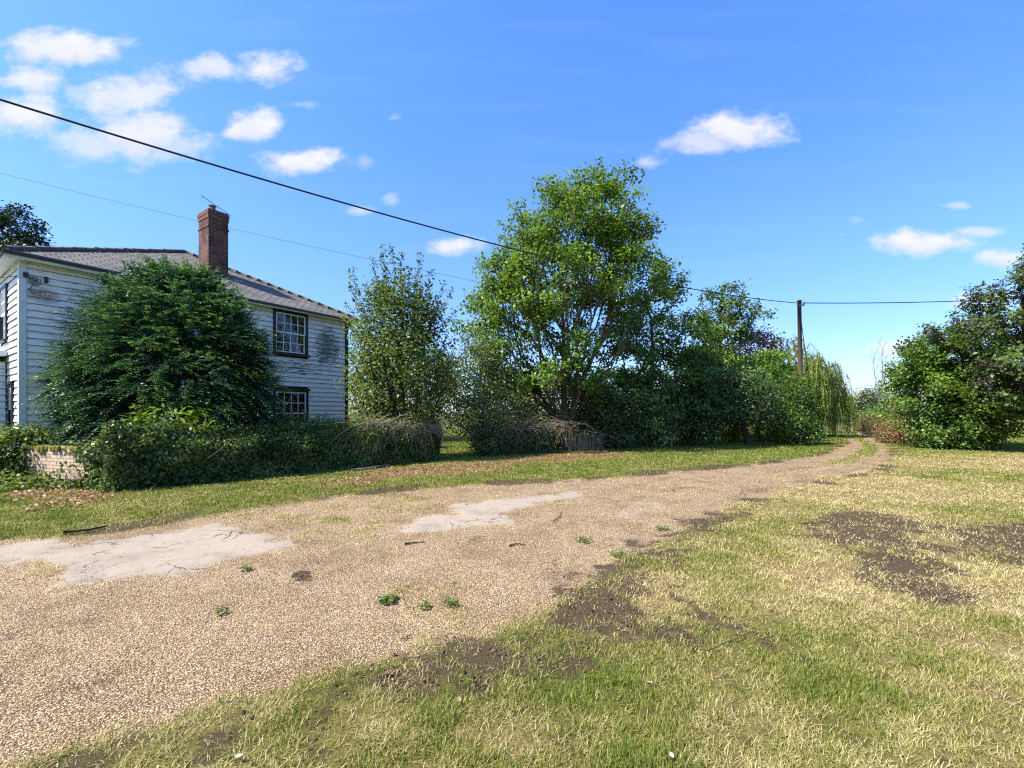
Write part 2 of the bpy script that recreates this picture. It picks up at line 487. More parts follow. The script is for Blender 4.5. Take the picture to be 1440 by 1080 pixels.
# ------------------------------------------------------------------ grass blades, pebbles
def build_grass(N=1500000, a0=-1.22, a1=1.22, label='mown grass, lush on the verge and straw dry on the near side'):
    d = np.exp(RNG.uniform(math.log(1.6), math.log(45), N)); a = RNG.uniform(a0, a1, N)
    Y = d; X = d * a
    z = zones(X, Y)
    bare = np.clip(z['gravel'] * 0.995 + z['concrete'], 0, 1)
    bare = np.maximum(bare, z['soil'] * 0.93); bare = np.maximum(bare, z['litter'] * 0.9)
    tuft = 0.32 + 1.2 * sstep(0.40, 0.60, fbm(X * 5, Y * 5, 61))
    tuft *= 0.55 + 0.6 * sstep(0.4, 0.6, fbm(X * 14, Y * 14, 62))
    dens = (1 - bare) * np.clip(tuft, 0.12, 1) * np.clip(d / 4.0, 0.6, 1)
    keep = RNG.random(N) < dens
    X, Y = X[keep], Y[keep]; z = {k: v[keep] for k, v in z.items()}
    n = len(X)
    H = height(X, Y, z)
    g = np.clip(z['green'] + 0.9 * (fbm(X * 3.1, Y * 3.1, 63) - 0.5) + RNG.normal(0, 0.20, n), 0, 1)
    dry = RNG.random(n) < np.clip(0.95 - 1.1 * g, 0.05, 0.9)
    hgt = RNG.uniform(0.012, 0.036, n) * (0.55 + 0.8 * g) * (0.6 + 0.9 * fbm(X * 2.2, Y * 2.2, 65)) * (1 + 0.02 * Y)
    hgt = np.where(dry, RNG.uniform(0.015, 0.060, n), hgt)
    g = np.where(dry, np.minimum(g, RNG.uniform(0.0, 0.35, n)), np.maximum(g, RNG.uniform(0.3, 0.75, n)))
    wid = np.maximum(0.0022, 0.0009 * Y) * RNG.uniform(0.7, 1.4, n) * np.where(dry, 0.8, 1.0)
    th = RNG.uniform(0, 2*math.pi, n)
    lean = np.where(dry, RNG.uniform(0.9, 1.75, n), RNG.uniform(0.1, 1.0, n))
    dirx, diry = np.cos(th), np.sin(th)
    bx, by = -diry, dirx
    base = np.stack([X, Y, H - 0.004], 1)
    side = np.stack([bx, by, np.zeros(n)], 1) * wid[:, None]
    l1 = np.where(dry, 0.75, 0.5) * lean
    up = np.stack([dirx * np.sin(l1), diry * np.sin(l1), np.cos(l1)], 1)
    up2 = np.stack([dirx * np.sin(lean), diry * np.sin(lean), np.where(dry, np.cos(lean), np.maximum(np.cos(lean), 0.02))], 1)
    m = base + up * (hgt * 0.55)[:, None]
    tip = m + up2 * (hgt * 0.6)[:, None]
    V = np.stack([base - side, base + side, m + side * 0.7, m - side * 0.7, tip], 1).reshape(-1, 3)
    k = np.arange(n)[:, None] * 5
    # quads with a doubled tip would be degenerate: write triangles
    T = np.concatenate([k + [0, 1, 2], k + [0, 2, 3], k + [3, 2, 4]], 1).reshape(-1, 3)
    v = np.repeat(np.clip(1 - g + RNG.normal(0, 0.1, n), 0, 1), 3)
    o = arr_mesh('grass', V, T, LM['grass'], None, {'v': v})
    tag(o, kind='stuff', label=label, cat='grass')


def stones_mesh(name, X, Y, S, mat, zoff=0.3):
    n = len(X)
    H = height(X, Y)
    o6 = np.array([[1, 0, 0], [0, 1, 0], [-1, 0, 0], [0, -1, 0], [0, 0, 0.7], [0, 0, -0.7]], float)
    V = o6[None] * RNG.uniform(0.65, 1.35, (n, 6, 1))
    th = RNG.uniform(0, 6.28, n); c, s = np.cos(th), np.sin(th)
    x = V[..., 0] * c[:, None] - V[..., 1] * s[:, None]; y = V[..., 0] * s[:, None] + V[..., 1] * c[:, None]
    V = np.stack([x, y * 0.8, V[..., 2]], -1) * S[:, None, None] + np.stack([X, Y, H + S * zoff], 1)[:, None, :]
    f8 = np.array([[0, 1, 4], [1, 2, 4], [2, 3, 4], [3, 0, 4], [1, 0, 5], [2, 1, 5], [3, 2, 5], [0, 3, 5]])
    Fc = (np.arange(n)[:, None, None] * 6 + f8[None]).reshape(-1, 3)
    return arr_mesh(name, V.reshape(-1, 3), Fc, mat, None, {'v': np.repeat(RNG.random(n), 8)}, smooth=True)


def build_gravel():
    N = 150000
    d = np.exp(RNG.uniform(math.log(1.7), math.log(13), N)); a = RNG.uniform(-1.2, 1.1, N)
    X, Y = d * a, d
    z = zones(X, Y)
    dens = z['gravel'] * (1 - 0.96 * z['concrete']) * (1 - 0.75 * z['soil']) * (0.35 + 0.65 * fbm(X * 2, Y * 2, 91)) + 0.05 * z['soil']
    k = RNG.random(N) < dens
    X, Y = X[k], Y[k]
    S = np.clip(np.exp(RNG.normal(math.log(0.0040), 0.32, len(X))), 0.002, 0.0095) * np.maximum(1, Y / 4.5) ** 0.7
    t = NT('gravel_stones')
    c = t.ramp(t.attr('v'), [(0.0, (0.14, 0.082, 0.04)), (0.2, (0.34, 0.23, 0.112)), (0.6, (0.51, 0.37, 0.192)), (0.85, (0.62, 0.48, 0.28)), (1.0, (0.76, 0.65, 0.46))])
    m = t.fin(t.bsdf(c, 0.75, 0.3))
    o = stones_mesh('gravel', X, Y, S, m)
    tag(o, kind='stuff', label='loose tan gravel spread over the track', cat='gravel')


def build_crumbs():
    N = 90000
    d = np.exp(RNG.uniform(math.log(2.0), math.log(10), N)); a = RNG.uniform(-0.6, 1.2, N)
    X, Y = d * a, d
    z = zones(X, Y)
    k = RNG.random(N) < np.clip(z['soil'] * 1.3 - 0.35, 0, 1) * (0.2 + 0.8 * sstep(0.4, 0.65, fbm(X * 4, Y * 4, 93)))
    X, Y = X[k], Y[k]
    S = np.clip(np.exp(RNG.normal(math.log(0.007), 0.45, len(X))), 0.003, 0.02) * np.maximum(1, d[k] / 6)
    t = NT('soil_crumbs')
    c = t.ramp(t.attr('v'), [(0.0, (0.02, 0.013, 0.009)), (0.7, (0.085, 0.058, 0.038)), (1.0, (0.17, 0.12, 0.075))])
    o = stones_mesh('soil_crumbs', X, Y, S, t.fin(t.bsdf(c, 0.95, 0.1)), 0.15)
    tag(o, kind='stuff', label='dark crumbs of bare soil scattered over the worn patches', cat='soil')


build_grass()
build_gravel()
build_crumbs()


def build_litter():
    N = 60000
    d = np.exp(RNG.uniform(math.log(7), math.log(24), N)); a = RNG.uniform(-1.15, 0.35, N)
    X, Y = d * a, d
    z = zones(X, Y)
    k = RNG.random(N) < np.clip(z['litter'] * 1.2 - 0.25, 0, 1) * (0.3 + 0.7 * fbm(X * 3, Y * 3, 19))
    X, Y = X[k], Y[k]; n = len(X)
    C = np.stack([X, Y, height(X, Y) + 0.012 + 0.02 * RNG.random(n)], 1)
    Nn = unit(RNG.normal(0, 0.45, (n, 3)) + [0, 0, 1.0])
    V, Fc, v = leaves(C, Nn, 0.075 * RNG.uniform(.5, 1.3, n), 0.045, np.clip(RNG.normal(.45, .28, n), 0, 1), 0.25)
    o = arr_mesh('leaf_litter', V, Fc, LM['rust'], None, {'v': v})
    tag(o, kind='stuff', label='brown fallen leaves lying along the foot of the walls', cat='leaf litter')



# ------------------------------------------------------------------ vegetation
def unit(a): return a / (np.linalg.norm(a, axis=-1, keepdims=True) + 1e-9)


def leaves(C, N, L, W, v, fold=0.25, axis=None):
    """leaf quads: centres C, normals N, lengths L, widths W -> verts, quads, face attr"""
    n = len(C)
    r = unit(RNG.normal(size=(n, 3))) if axis is None else axis
    t = unit(r - N * (r * N).sum(1, keepdims=True))
    b = np.cross(N, t)
    L = np.broadcast_to(L, (n,))[:, None]; W = np.broadcast_to(W, (n,))[:, None]
    lift = N * W * fold
    V = np.stack([C - t * L * 0.5, C + b * W * 0.5 + lift - t * L * 0.05, C + t * L * 0.5 - lift * 0.5, C - b * W * 0.5 + lift - t * L * 0.05], 1).reshape(-1, 3)
    Fc = np.arange(n * 4).reshape(-1, 4)
    return V, Fc, v


def bough_points(prof, Y, n, nb, bs, shell, inner, depthf, thin=()):
    c = crown_points(prof, Y, nb, shell, inner, depthf, bs * 1.7, thin=thin)
    k = np.repeat(np.arange(len(c)), int(math.ceil(n / len(c))))
    p = c[k] + np.clip(RNG.normal(0, 1, (len(k), 3)), -1.6, 1.6) * bs * np.array([1, 1, 0.62])
    keep = np.ones(len(p), bool)
    for i in range(1, len(p)):
        if ((p[:i][keep[:i]] - p[i]) ** 2).sum(1).min() < (bs * 0.22) ** 2: keep[i] = False
    p = p[keep]; k = k[keep]
    return p[p[:, 2] > 0.15]


def crown_points(prof, Y, n, shell=0.5, inner=0.3, depthf=0.9, mind=0.0, zmin=0.12, thin=()):
    prof = sorted(prof)
    ys = np.array([p[0] for p in prof], float); xl = np.array([p[1] for p in prof], float); xr = np.array([p[2] for p in prof], float)
    out = np.zeros((0, 3)); tries = 0
    wmax = (xr - xl).max()
    R = []
    while len(out) < n and tries < 400:
        tries += 1
        m = n
        py = RNG.uniform(ys[0], ys[-1], m)
        a = np.interp(py, ys, xl); b = np.interp(py, ys, xr)
        ok = RNG.random(m) < ((b - a) / wmax) ** 1.5 + 0.02
        x = a + (b - a) * RNG.random(m)
        hw = (b - a) / 2 / F * Y
        q = RNG.uniform(-1, 1, m)
        r = np.sqrt(((x - (a + b) / 2) / ((b - a) / 2 + 1e-6)) ** 2 + q ** 2)
        top = (py - ys[0]) / (ys[-1] - ys[0])
        rr = np.maximum(r, 1 - top * 3)
        ok &= (r <= 1) & ((rr > shell) | (RNG.random(m) < inner))
        for (hx, hy, rx, ry, kp) in thin:
            ok &= (((x - hx) / rx) ** 2 + ((py - hy) / ry) ** 2 > RNG.uniform(0.6, 1.1, m)) | (RNG.random(m) < kp)
        dy = q * hw * depthf
        Xw = (x - CX) / F * Y; Zw = EYE - (py - HY) / F * Y
        pts = np.stack([Xw, np.full(m, Y) + dy, Zw], 1)[ok & (Zw > zmin)]
        if mind > 0:
            for p_ in pts:
                if len(out) and ((out - p_) ** 2).sum(1).min() < mind ** 2 * (0.3 if tries > 60 else 1): continue
                out = np.vstack([out, p_])
                if len(out) >= n: break
        else:
            out = np.vstack([out, pts])
    return out[:n]


def branch_tree(stems, clumps, trunk_r, twig_r=0.008, bend=0.35, upw=0.8, step=0.5, pw=0.30, wts=None):
    """grow limbs from stem polylines to every clump; returns tube mesh arrays"""
    pos = []; par = []; plen = []; dirs = []
    for st in stems:
        st = [np.array(p, float) for p in st]
        for i, p in enumerate(st):
            pos.append(p); par.append(-1 if i == 0 else len(pos) - 2)
            plen.append(0 if i == 0 else plen[-1] + np.linalg.norm(p - st[i-1]))
            dirs.append(unit((st[min(i+1, len(st)-1)] - st[max(i-1, 0)])[None])[0])
    nst = len(pos)
    base = np.array(stems[0][0], float)
    order = np.argsort(((clumps - base) ** 2).sum(1))
    ends = []
    for ci in order:
        c = clumps[ci]
        A = np.array(pos); d = np.linalg.norm(A - c, axis=1)
        hz = np.hypot(A[:, 0] - c[0], A[:, 1] - c[1])
        cost = d + pw * np.array(plen) + upw * np.maximum(0, A[:, 2] - c[2] + 0.35 * hz)
        k = int(np.argmin(cost)); p = pos[k]; L = d[k]
        ns = max(1, int(math.ceil(L / step)))
        ctrl = p + dirs[k] * L * bend + np.array([0, 0, 0.10 * L])
        prev = k; pl = plen[k]; lp = p
        for s in range(1, ns + 1):
            t = s / ns
            q = (1-t)**2 * p + 2*t*(1-t) * ctrl + t*t * c
            if s < ns: q = q + RNG.normal(0, 0.03 * min(L, 1.0), 3)
            pl += np.linalg.norm(q - lp)
            dirs.append(unit((q - lp)[None])[0])
            pos.append(q); par.append(prev); plen.append(pl); prev = len(pos) - 1; lp = q
        ends.append((prev, 1.0 if wts is None else wts[ci]))
    pos = np.array(pos); par = np.array(par)
    cnt = np.zeros(len(pos))
    for e, ew in ends: cnt[e] += ew
    for i in range(len(pos) - 1, -1, -1):
        if par[i] >= 0 and i >= nst: cnt[par[i]] += cnt[i]
    for i in range(nst - 1, -1, -1):
        if par[i] >= 0: cnt[par[i]] += cnt[i]
    tot = max(cnt.max(), 1)
    rad = np.maximum(twig_r, trunk_r * (np.maximum(cnt, 0.02) / tot) ** 0.5)
    idx = np.where(par >= 0)[0]
    a, b = pos[par[idx]], pos[idx]
    ra = np.minimum(rad[par[idx]], rad[idx] * 1.35 + 0.004); rb = rad[idx]
    stem = idx < nst
    ra = np.where(stem, rad[par[idx]], ra)
    # flare at the foot
    foot = par[par[idx]] < 0
    ra = np.where(stem & foot, ra * 1.25, ra)
    t = unit(b - a)
    ref = np.where(np.abs(t[:, 2:3]) < 0.9, np.array([[0, 0, 1.0]]), np.array([[1.0, 0, 0]]))
    u = unit(np.cross(t, ref)); w = np.cross(t, u)
    K = 6
    ang = np.arange(K) * 2 * math.pi / K
    ring = u[:, None, :] * np.cos(ang)[None, :, None] + w[:, None, :] * np.sin(ang)[None, :, None]
    Va = a[:, None, :] + ring * ra[:, None, None]; Vb = (b + t * 0.01)[:, None, :] + ring * rb[:, None, None]
    V = np.concatenate([Va, Vb], 1).reshape(-1, 3)
    k0 = np.arange(len(idx))[:, None] * (2 * K)
    j = np.arange(K); j2 = (j + 1) % K
    Fc = np.stack([k0 + j, k0 + j2, k0 + K + j2, k0 + K + j], -1).reshape(-1, 4)
    return V, Fc


def make_leaves(cl, style, lpc, sig, size, cen, vb=None):
    """leaf arrays round the clump centres"""
    n = len(cl)
    lp = np.broadcast_to(lpc, (n,)).astype(int); sg = np.broadcast_to(sig, (n,)).astype(float)
    cv = np.clip(RNG.normal(0.45, 0.25, n), 0, 1) if vb is None else vb
    out = unit(cl - cen)
    if style == 'spray':           # yew and cypress fronds: flat plumes that arch outward and droop at the tip
        Cs = []; Ns = []; As = []; Ls = []; vs = []
        pd = out + RNG.normal(0, 0.35, (n, 3))
        for i in range(n):
            for s in range(lp[i]):
                o_ = pd[i] + RNG.normal(0, 0.36, 3); o_[2] = o_[2] * 0.5 + 0.12
                o_ = o_ / np.linalg.norm(o_)
                st = cl[i] + RNG.normal(0, sg[i], 3) * np.array([1, 1, 0.6])
                Lf = size * RNG.uniform(3.5, 6.5); m = 9
                t = np.linspace(0, 1, m)
                ax = st + o_ * (t * Lf)[:, None] + np.array([0, 0, -1]) * (t ** 2 * Lf * 0.38)[:, None]
                sd = np.cross(o_, [0, 0, 1.0]); sd /= np.linalg.norm(sd) + 1e-6
                nn = np.cross(sd, o_); 
                for sg_ in (-1, 1):
                    fl = (1 - 0.65 * t)
                    a_ = unit(o_ * 0.75 + sd * sg_ * 0.8 + RNG.normal(0, 0.12, (m, 3)))
                    ll = size * 1.5 * fl
                    Cs.append(ax + a_ * ll[:, None] * 0.5); As.append(a_); Ls.append(ll)
                    Ns.append(unit(nn + RNG.normal(0, 0.35, (m, 3))))
                    vs.append(np.clip(cv[i] * 0.50 + 0.85 * t ** 2.2 - 0.14 + RNG.normal(0, 0.07, m), 0, 1))
        C = np.concatenate(Cs); N = np.concatenate(Ns); A = np.concatenate(As); L = np.concatenate(Ls)
        return leaves(C, N, L, L * 0.30, np.concatenate(vs), 0.1, A)
    ii = np.repeat(np.arange(n), lp)
    m = len(ii)
    off = np.clip(RNG.normal(0, 1, (m, 3)), -1.7, 1.7) * sg[ii][:, None] * np.array([1, 1, 0.72])
    C = cl[ii] + off
    cn_ = unit(out * 0.55 + np.array([0, 0, 0.75]) + RNG.normal(0, 0.35, (n, 3)))
    N = unit(RNG.normal(0, 0.5, (m, 3)) + cn_[ii])
    L = size * RNG.uniform(0.65, 1.35, m)
    v = np.clip(cv[ii] + RNG.normal(0, 0.21, m), 0, 1)
    if style == 'long':
        ax = unit(RNG.normal(0, 0.6, (m, 3)) + out[ii] * 0.7 + np.array([0, 0, -0.15]))
        return leaves(C, N, L * 1.5, L * 0.42, v, 0.2, ax)
    return leaves(C, N, L, L * 0.68, v)


def plant(name, label, cat, prof, Y, bx, mat, n=120, lpc=60, sig=0.32, size=0.11, trunk_r=0.12, shell=0.5, inner=0.3, depthf=0.9,
          style='broad', bark=None, top=0.6, lean=0.0, stems=1, group=None, upw=0.8, bend=0.35, extra=None, crown='crown', stem_name='trunk',
          mind=None, twig=0.008, root_y=None, spread=0.35, pw=0.30, thin=(), boughs=None):
    ry = Y if root_y is None else root_y
    root = empty(name, ((bx - CX) / F * ry, ry, 0))
    tag(root, label, cat, group)
    base = np.array(root.location)
    if mind is None: mind = sig * 0.95
    if boughs: cl = bough_points(prof, Y, n, boughs[0], boughs[1], shell, inner, depthf, thin)
    else: cl = crown_points(prof, Y, n, shell, inner, depthf, mind, thin=thin)
    lp = np.full(len(cl), lpc); sg = np.full(len(cl), sig)
    if extra is not None:
        e, el, es = extra
        cl = np.vstack([cl, e]); lp = np.concatenate([lp, el]); sg = np.concatenate([sg, es])
    zt = cl[:, 2].max() * top
    cxy = cl[:, :2].mean(0)
    sts = []
    for s in range(stems):
        off = RNG.normal(0, spread, 2) if stems > 1 else np.zeros(2)
        st = []
        K = max(4, int(zt / 0.7))
        for k in range(K + 1):
            t = k / K
            q = base[:2] * (1 - t ** 1.5) + (cxy * 0.6 + base[:2] * 0.4) * t ** 1.5 + off * 1.45 * t
            st.append((q[0] + RNG.normal(0, 0.03), q[1] + RNG.normal(0, 0.03), -0.12 + (zt + 0.12) * t))
        sts.append(st)
    wt = np.ones(len(cl)); 
    if extra is not None: wt[-len(extra[0]):] = 0.04
    V, Fc = branch_tree(sts, cl, trunk_r, twig, bend, upw, pw=pw, wts=wt)
    arr_mesh(stem_name, V - base, Fc, bark or BARK, root, smooth=True)
    cen = np.array([cl[:, 0].mean(), cl[:, 1].mean(), cl[:, 2].min() * 0.6 + cl[:, 2].max() * 0.4])
    V, Fc, v = make_leaves(cl, style, lp, sg, size, cen)
    V[:, 2] = np.maximum(V[:, 2], 0.01)
    arr_mesh(crown, V - base, Fc, LM[mat], root, {'v': v})
    return root


def whips(tips, Y, cx, cy, L=0.55, lpc=7, sg=0.06, dspread=0.6):
    """upright leafy shoots from the body of a crown to the given photo points"""
    E = []
    for (x, y) in tips:
        dy = RNG.uniform(-dspread, dspread)
        tip = np.array(P(x, y, Y)); tip[1] += dy
        x0 = cx + (x - cx) * 0.55
        b = np.array(P(x0, cy, Y)); b[1] += dy * 0.6
        m = max(3, int(np.linalg.norm(tip - b) / 0.13))
        for k in range(m + 1):
            t = k / m
            E.append(b * (1-t) + tip * t + np.array([0, 0, -0.10 * math.sin(t * 3.14)]) + RNG.normal(0, 0.02, 3))
    E = np.array(E)
    return E, np.full(len(E), lpc), np.full(len(E), sg)


# the yew in front of the house
plant('yew_tree', 'broad dark green yew tree in front of the white boarded house', 'tree',
      [(376, 212, 236), (388, 195, 270), (402, 174, 300), (420, 160, 322), (440, 150, 338), (462, 130, 346), (490, 108, 358), (520, 95, 368),
       (550, 90, 376), (580, 100, 376), (605, 112, 372), (640, 130, 350)],
      11.9, 235, 'yew', n=780, lpc=15, sig=0.15, size=0.10, trunk_r=0.14, mind=0.17, shell=0.66, inner=0.30, depthf=0.5, style='spray', bark=BARKD, top=0.55, upw=0.3)

# hawthorn at the end of the ivy wall
plant('hawthorn_tree', 'loose olive green hawthorn with upright leafy shoots beside the house corner', 'tree',
      [(400, 540, 590), (425, 515, 610), (450, 503, 622), (480, 495, 634), (510, 490, 640), (540, 488, 640), (570, 492, 632), (595, 505, 618), (612, 530, 605)],
      15.5, 572, 'olive', n=290, lpc=58, sig=0.24, size=0.10, trunk_r=0.10, twig=0.005, shell=0.45, inner=0.45, bark=BARKD, top=0.6, stems=4, upw=1.0,
      extra=whips([(540, 352), (553, 350), (567, 360), (588, 354), (527, 366), (500, 384), (604, 374), (620, 392), (482, 424), (634, 404), (512, 398), (577, 380),
                   (492, 402), (598, 398), (560, 372), (642, 440), (545, 378), (533, 392), (586, 386), (522, 412), (612, 420), (476, 440)], 15.5, 565, 480, lpc=10, sg=0.075))

# the tall maple
plant('maple_tree', 'tallest tree, bright green and domed, with bare rising limbs showing inside', 'tree',
      [(258, 788, 838), (268, 770, 858), (288, 754, 878), (312, 732, 894), (336, 714, 904), (358, 700, 910), (382, 686, 910), (406, 674, 904), (432, 668, 894),
       (460, 667, 885), (490, 667, 868), (520, 672, 850), (548, 685, 830)],
      20.0, 794, 'main', n=680, lpc=64, sig=0.24, size=0.145, boughs=(125, 0.47), trunk_r=0.25, shell=0.62, inner=0.15, depthf=0.95, thin=((785, 465, 85, 95, 0.22), (860, 480, 50, 70, 0.4)), top=0.74, upw=1.9, bend=0.34, stems=1, twig=0.012, spread=0.16, pw=0.85)

plant('elder_bush', 'light green bush spilling over the left end of the broken wall', 'shrub',
      [(470, 650, 690), (500, 640, 705), (530, 630, 725), (560, 622, 742), (590, 628, 748), (608, 648, 735), (625, 660, 700), (640, 664, 684)],
      17.9, 672, 'grey', n=190, lpc=46, sig=0.27, size=0.10, trunk_r=0.06, shell=0.5, inner=0.3, stems=4, top=0.5, crown='foliage', stem_name='stem')
plant('ivy_thicket', 'dark ivy thicket round the foot of the tall tree behind the broken wall', 'shrub',
      [(520, 740, 800), (545, 715, 850), (570, 700, 880), (600, 695, 890), (620, 700, 885)],
      20.8, 780, 'ivy', n=170, lpc=60, sig=0.30, size=0.10, trunk_r=0.06, stems=5, top=0.5, crown='foliage', stem_name='stem', bark=BARKD, depthf=0.5)
plant('tall_sycamore', 'dense mid green tree just right of the tallest tree', 'tree',
      [(364, 932, 948), (382, 922, 968), (402, 905, 972), (430, 885, 985), (460, 868, 998), (495, 850, 1004), (530, 838, 1000), (560, 835, 995), (590, 850, 985), (610, 865, 970)],
      23.5, 915, 'mid', n=360, lpc=70, sig=0.26, boughs=(60, 0.5), size=0.16, trunk_r=0.22, shell=0.55, inner=0.25, top=0.65, upw=0.9)
plant('ash_sapling', 'airy tree with wind-swept branch tips rising left of the utility pole', 'tree',
      [(402, 1005, 1028), (420, 992, 1050), (440, 985, 1058), (465, 978, 1048), (490, 972, 1035), (520, 968, 1022)],
      26.0, 1000, 'mid', n=110, lpc=46, sig=0.24, boughs=(24, 0.42), size=0.16, trunk_r=0.14, shell=0.3, inner=0.6, top=0.55,
      extra=whips([(1066, 432), (1060, 424), (1062, 452), (1045, 415), (1020, 398), (985, 415), (1052, 468)], 26.0, 1005, 470, lpc=8, sg=0.10))
plant('bramble_bank', 'near-black shaded bush between the broken wall and the variegated bush', 'shrub',
      [(552, 815, 885), (575, 800, 905), (600, 798, 908), (626, 800, 900)],
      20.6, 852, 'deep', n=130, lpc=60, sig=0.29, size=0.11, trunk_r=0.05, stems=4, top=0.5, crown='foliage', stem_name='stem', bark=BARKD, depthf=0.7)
plant('variegated_bush', 'pale variegated bush catching the sun beneath the dense mid green tree', 'shrub',
      [(552, 902, 938), (572, 884, 952), (598, 878, 958), (622, 884, 955)],
      21.2, 918, 'grey', n=80, lpc=55, sig=0.26, size=0.11, trunk_r=0.05, stems=3, top=0.5, crown='foliage', stem_name='stem', depthf=0.7)
plant('holly_tree', 'dark blue-green small tree on a short trunk with lime bushes behind it', 'tree',
      [(522, 985, 1060), (538, 955, 1085), (556, 950, 1094), (575, 962, 1088), (594, 990, 1075)],
      22.6, 1052, 'deep', n=150, lpc=62, sig=0.32, size=0.12, trunk_r=0.16, top=0.5, bark=BARKD, shell=0.55)
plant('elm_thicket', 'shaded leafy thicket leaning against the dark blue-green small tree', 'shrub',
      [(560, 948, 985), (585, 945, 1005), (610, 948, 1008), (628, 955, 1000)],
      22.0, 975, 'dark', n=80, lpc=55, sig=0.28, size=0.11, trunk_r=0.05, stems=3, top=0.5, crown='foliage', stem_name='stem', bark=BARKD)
plant('wild_plum_tree', 'sunlit broad green tree behind the dark blue-green small tree', 'tree',
      [(500, 1005, 1055), (512, 975, 1088), (525, 965, 1110), (550, 970, 1112), (575, 985, 1105)],
      25.5, 1035, 'main', n=170, lpc=70, sig=0.25, boughs=(34, 0.4), size=0.16, trunk_r=0.15, top=0.5, depthf=0.6)
for i, (x0, x1, lab) in enumerate(((1008, 1046, 'small lime green bush left of the short dark trunk'), (1058, 1112, 'wider lime green bush right of the short dark trunk'))):
    plant('lime_bush', lab, 'shrub', [(588, x0 + 8, x1 - 8), (602, x0, x1), (618, x0 + 2, x1)], 25.5, (x0 + x1) / 2, 'lime', n=34, lpc=55, sig=0.25, size=0.11,
          trunk_r=0.03, stems=3, top=0.5, crown='foliage', stem_name='stem', group='lime green bushes under the trees')
plant('field_maple', 'rounded bright topped tree just behind the utility pole', 'tree',
      [(500, 1050, 1100), (515, 1035, 1118), (540, 1042, 1124), (565, 1060, 1128), (590, 1075, 1130), (612, 1090, 1130)],
      29.6, 1105, 'main', n=210, lpc=70, sig=0.28, boughs=(36, 0.42), size=0.16, trunk_r=0.14, top=0.5, depthf=0.4)
plant('dogwood_bush', 'leafy bush at the track edge hiding the foot of the utility pole', 'shrub',
      [(532, 1108, 1128), (550, 1098, 1134), (575, 1088, 1138), (595, 1085, 1142), (608, 1085, 1144), (622, 1095, 1140)],
      23.0, 1120, 'mid', n=150, lpc=55, sig=0.26, size=0.10, trunk_r=0.04, stems=4, top=0.5, crown='foliage', stem_name='stem', bark=BARKD)
plant('purple_plum_tree', 'dark purple-leaved tree top behind the hedge left of the pole', 'tree',
      [(464, 1050, 1072), (478, 1036, 1088), (498, 1024, 1094), (525, 1030, 1094), (560, 1040, 1090)],
      31.0, 1065, 'purple', n=110, lpc=50, sig=0.36, size=0.17, trunk_r=0.16, top=0.5, bark=BARKD)


# willows
def willow(label, dome, Y, bx, nst, drop, base_r):
    root = empty('willow_tree', ((bx - CX) / F * Y, Y, 0)); tag(root, label, 'tree', 'willows behind the utility pole')
    base = np.array(root.location)
    cl = crown_points(dome, Y, nst, 0.55, 0.25, 0.9, 0.16)
    zt = cl[:, 2].max() * 0.6
    st = [(base[0] + RNG.normal(0, .05), base[1], -0.1 + (zt + .1) * k / 7) for k in range(8)]
    V, Fc = branch_tree([st], cl, base_r, 0.01, 0.6, 0.5)
    arr_mesh('trunk', V - base, Fc, BARK, root, smooth=True)
    cen = cl.mean(0)
    Cs = []; Ax = []; vs = []; Ns = []
    for p in cl:
        o = p - cen; o[2] = 0; o = o / (np.linalg.norm(o) + 0.01)
        L = RNG.uniform(0.5, 1.0) * drop; m = int(L / 0.055)
        t = np.linspace(0, 1, m); cv = RNG.normal(0.5, 0.2)
        for s in range(3):
            j = RNG.normal(0, 0.14, 3)
            x = p + j + o * (0.30 * np.sin(t * 1.57) + 0.05 * t)[:, None] + np.array([0, 0, 1]) * (0.15 * np.sin(t * 3.0) - t * L * RNG.uniform(.7, 1.1))[:, None]
            Cs.append(x + RNG.normal(0, 0.02, x.shape)); Ax.append(unit(np.array([0, 0, -1]) + RNG.normal(0, 0.45, (m, 3))))
            Ns.append(unit(RNG.normal(0, 0.7, (m, 3)) + o)); vs.append(np.clip(cv + RNG.normal(0, 0.15, m), 0, 1))
    C = np.concatenate(Cs); C[:, 2] = np.maximum(C[:, 2], 0.1)
    V, Fc, v = leaves(C, np.concatenate(Ns), 0.17, 0.045, np.concatenate(vs), 0.1, np.concatenate(Ax))
    arr_mesh('crown', V - base, Fc, LM['willow'], root, {'v': v})


willow('weeping willow trailing yellow-green fronds down to the bend of the track',
       [(500, 1122, 1156), (514, 1116, 1172), (532, 1116, 1180), (552, 1120, 1186), (570, 1126, 1190)], 31.0, 1148, 340, 2.8, 0.28)
willow('yellow-green willow dome rising behind the utility pole', [(474, 1088, 1118), (484, 1078, 1132), (500, 1072, 1145), (520, 1072, 1150)], 37.0, 1108, 130, 1.3, 0.26)

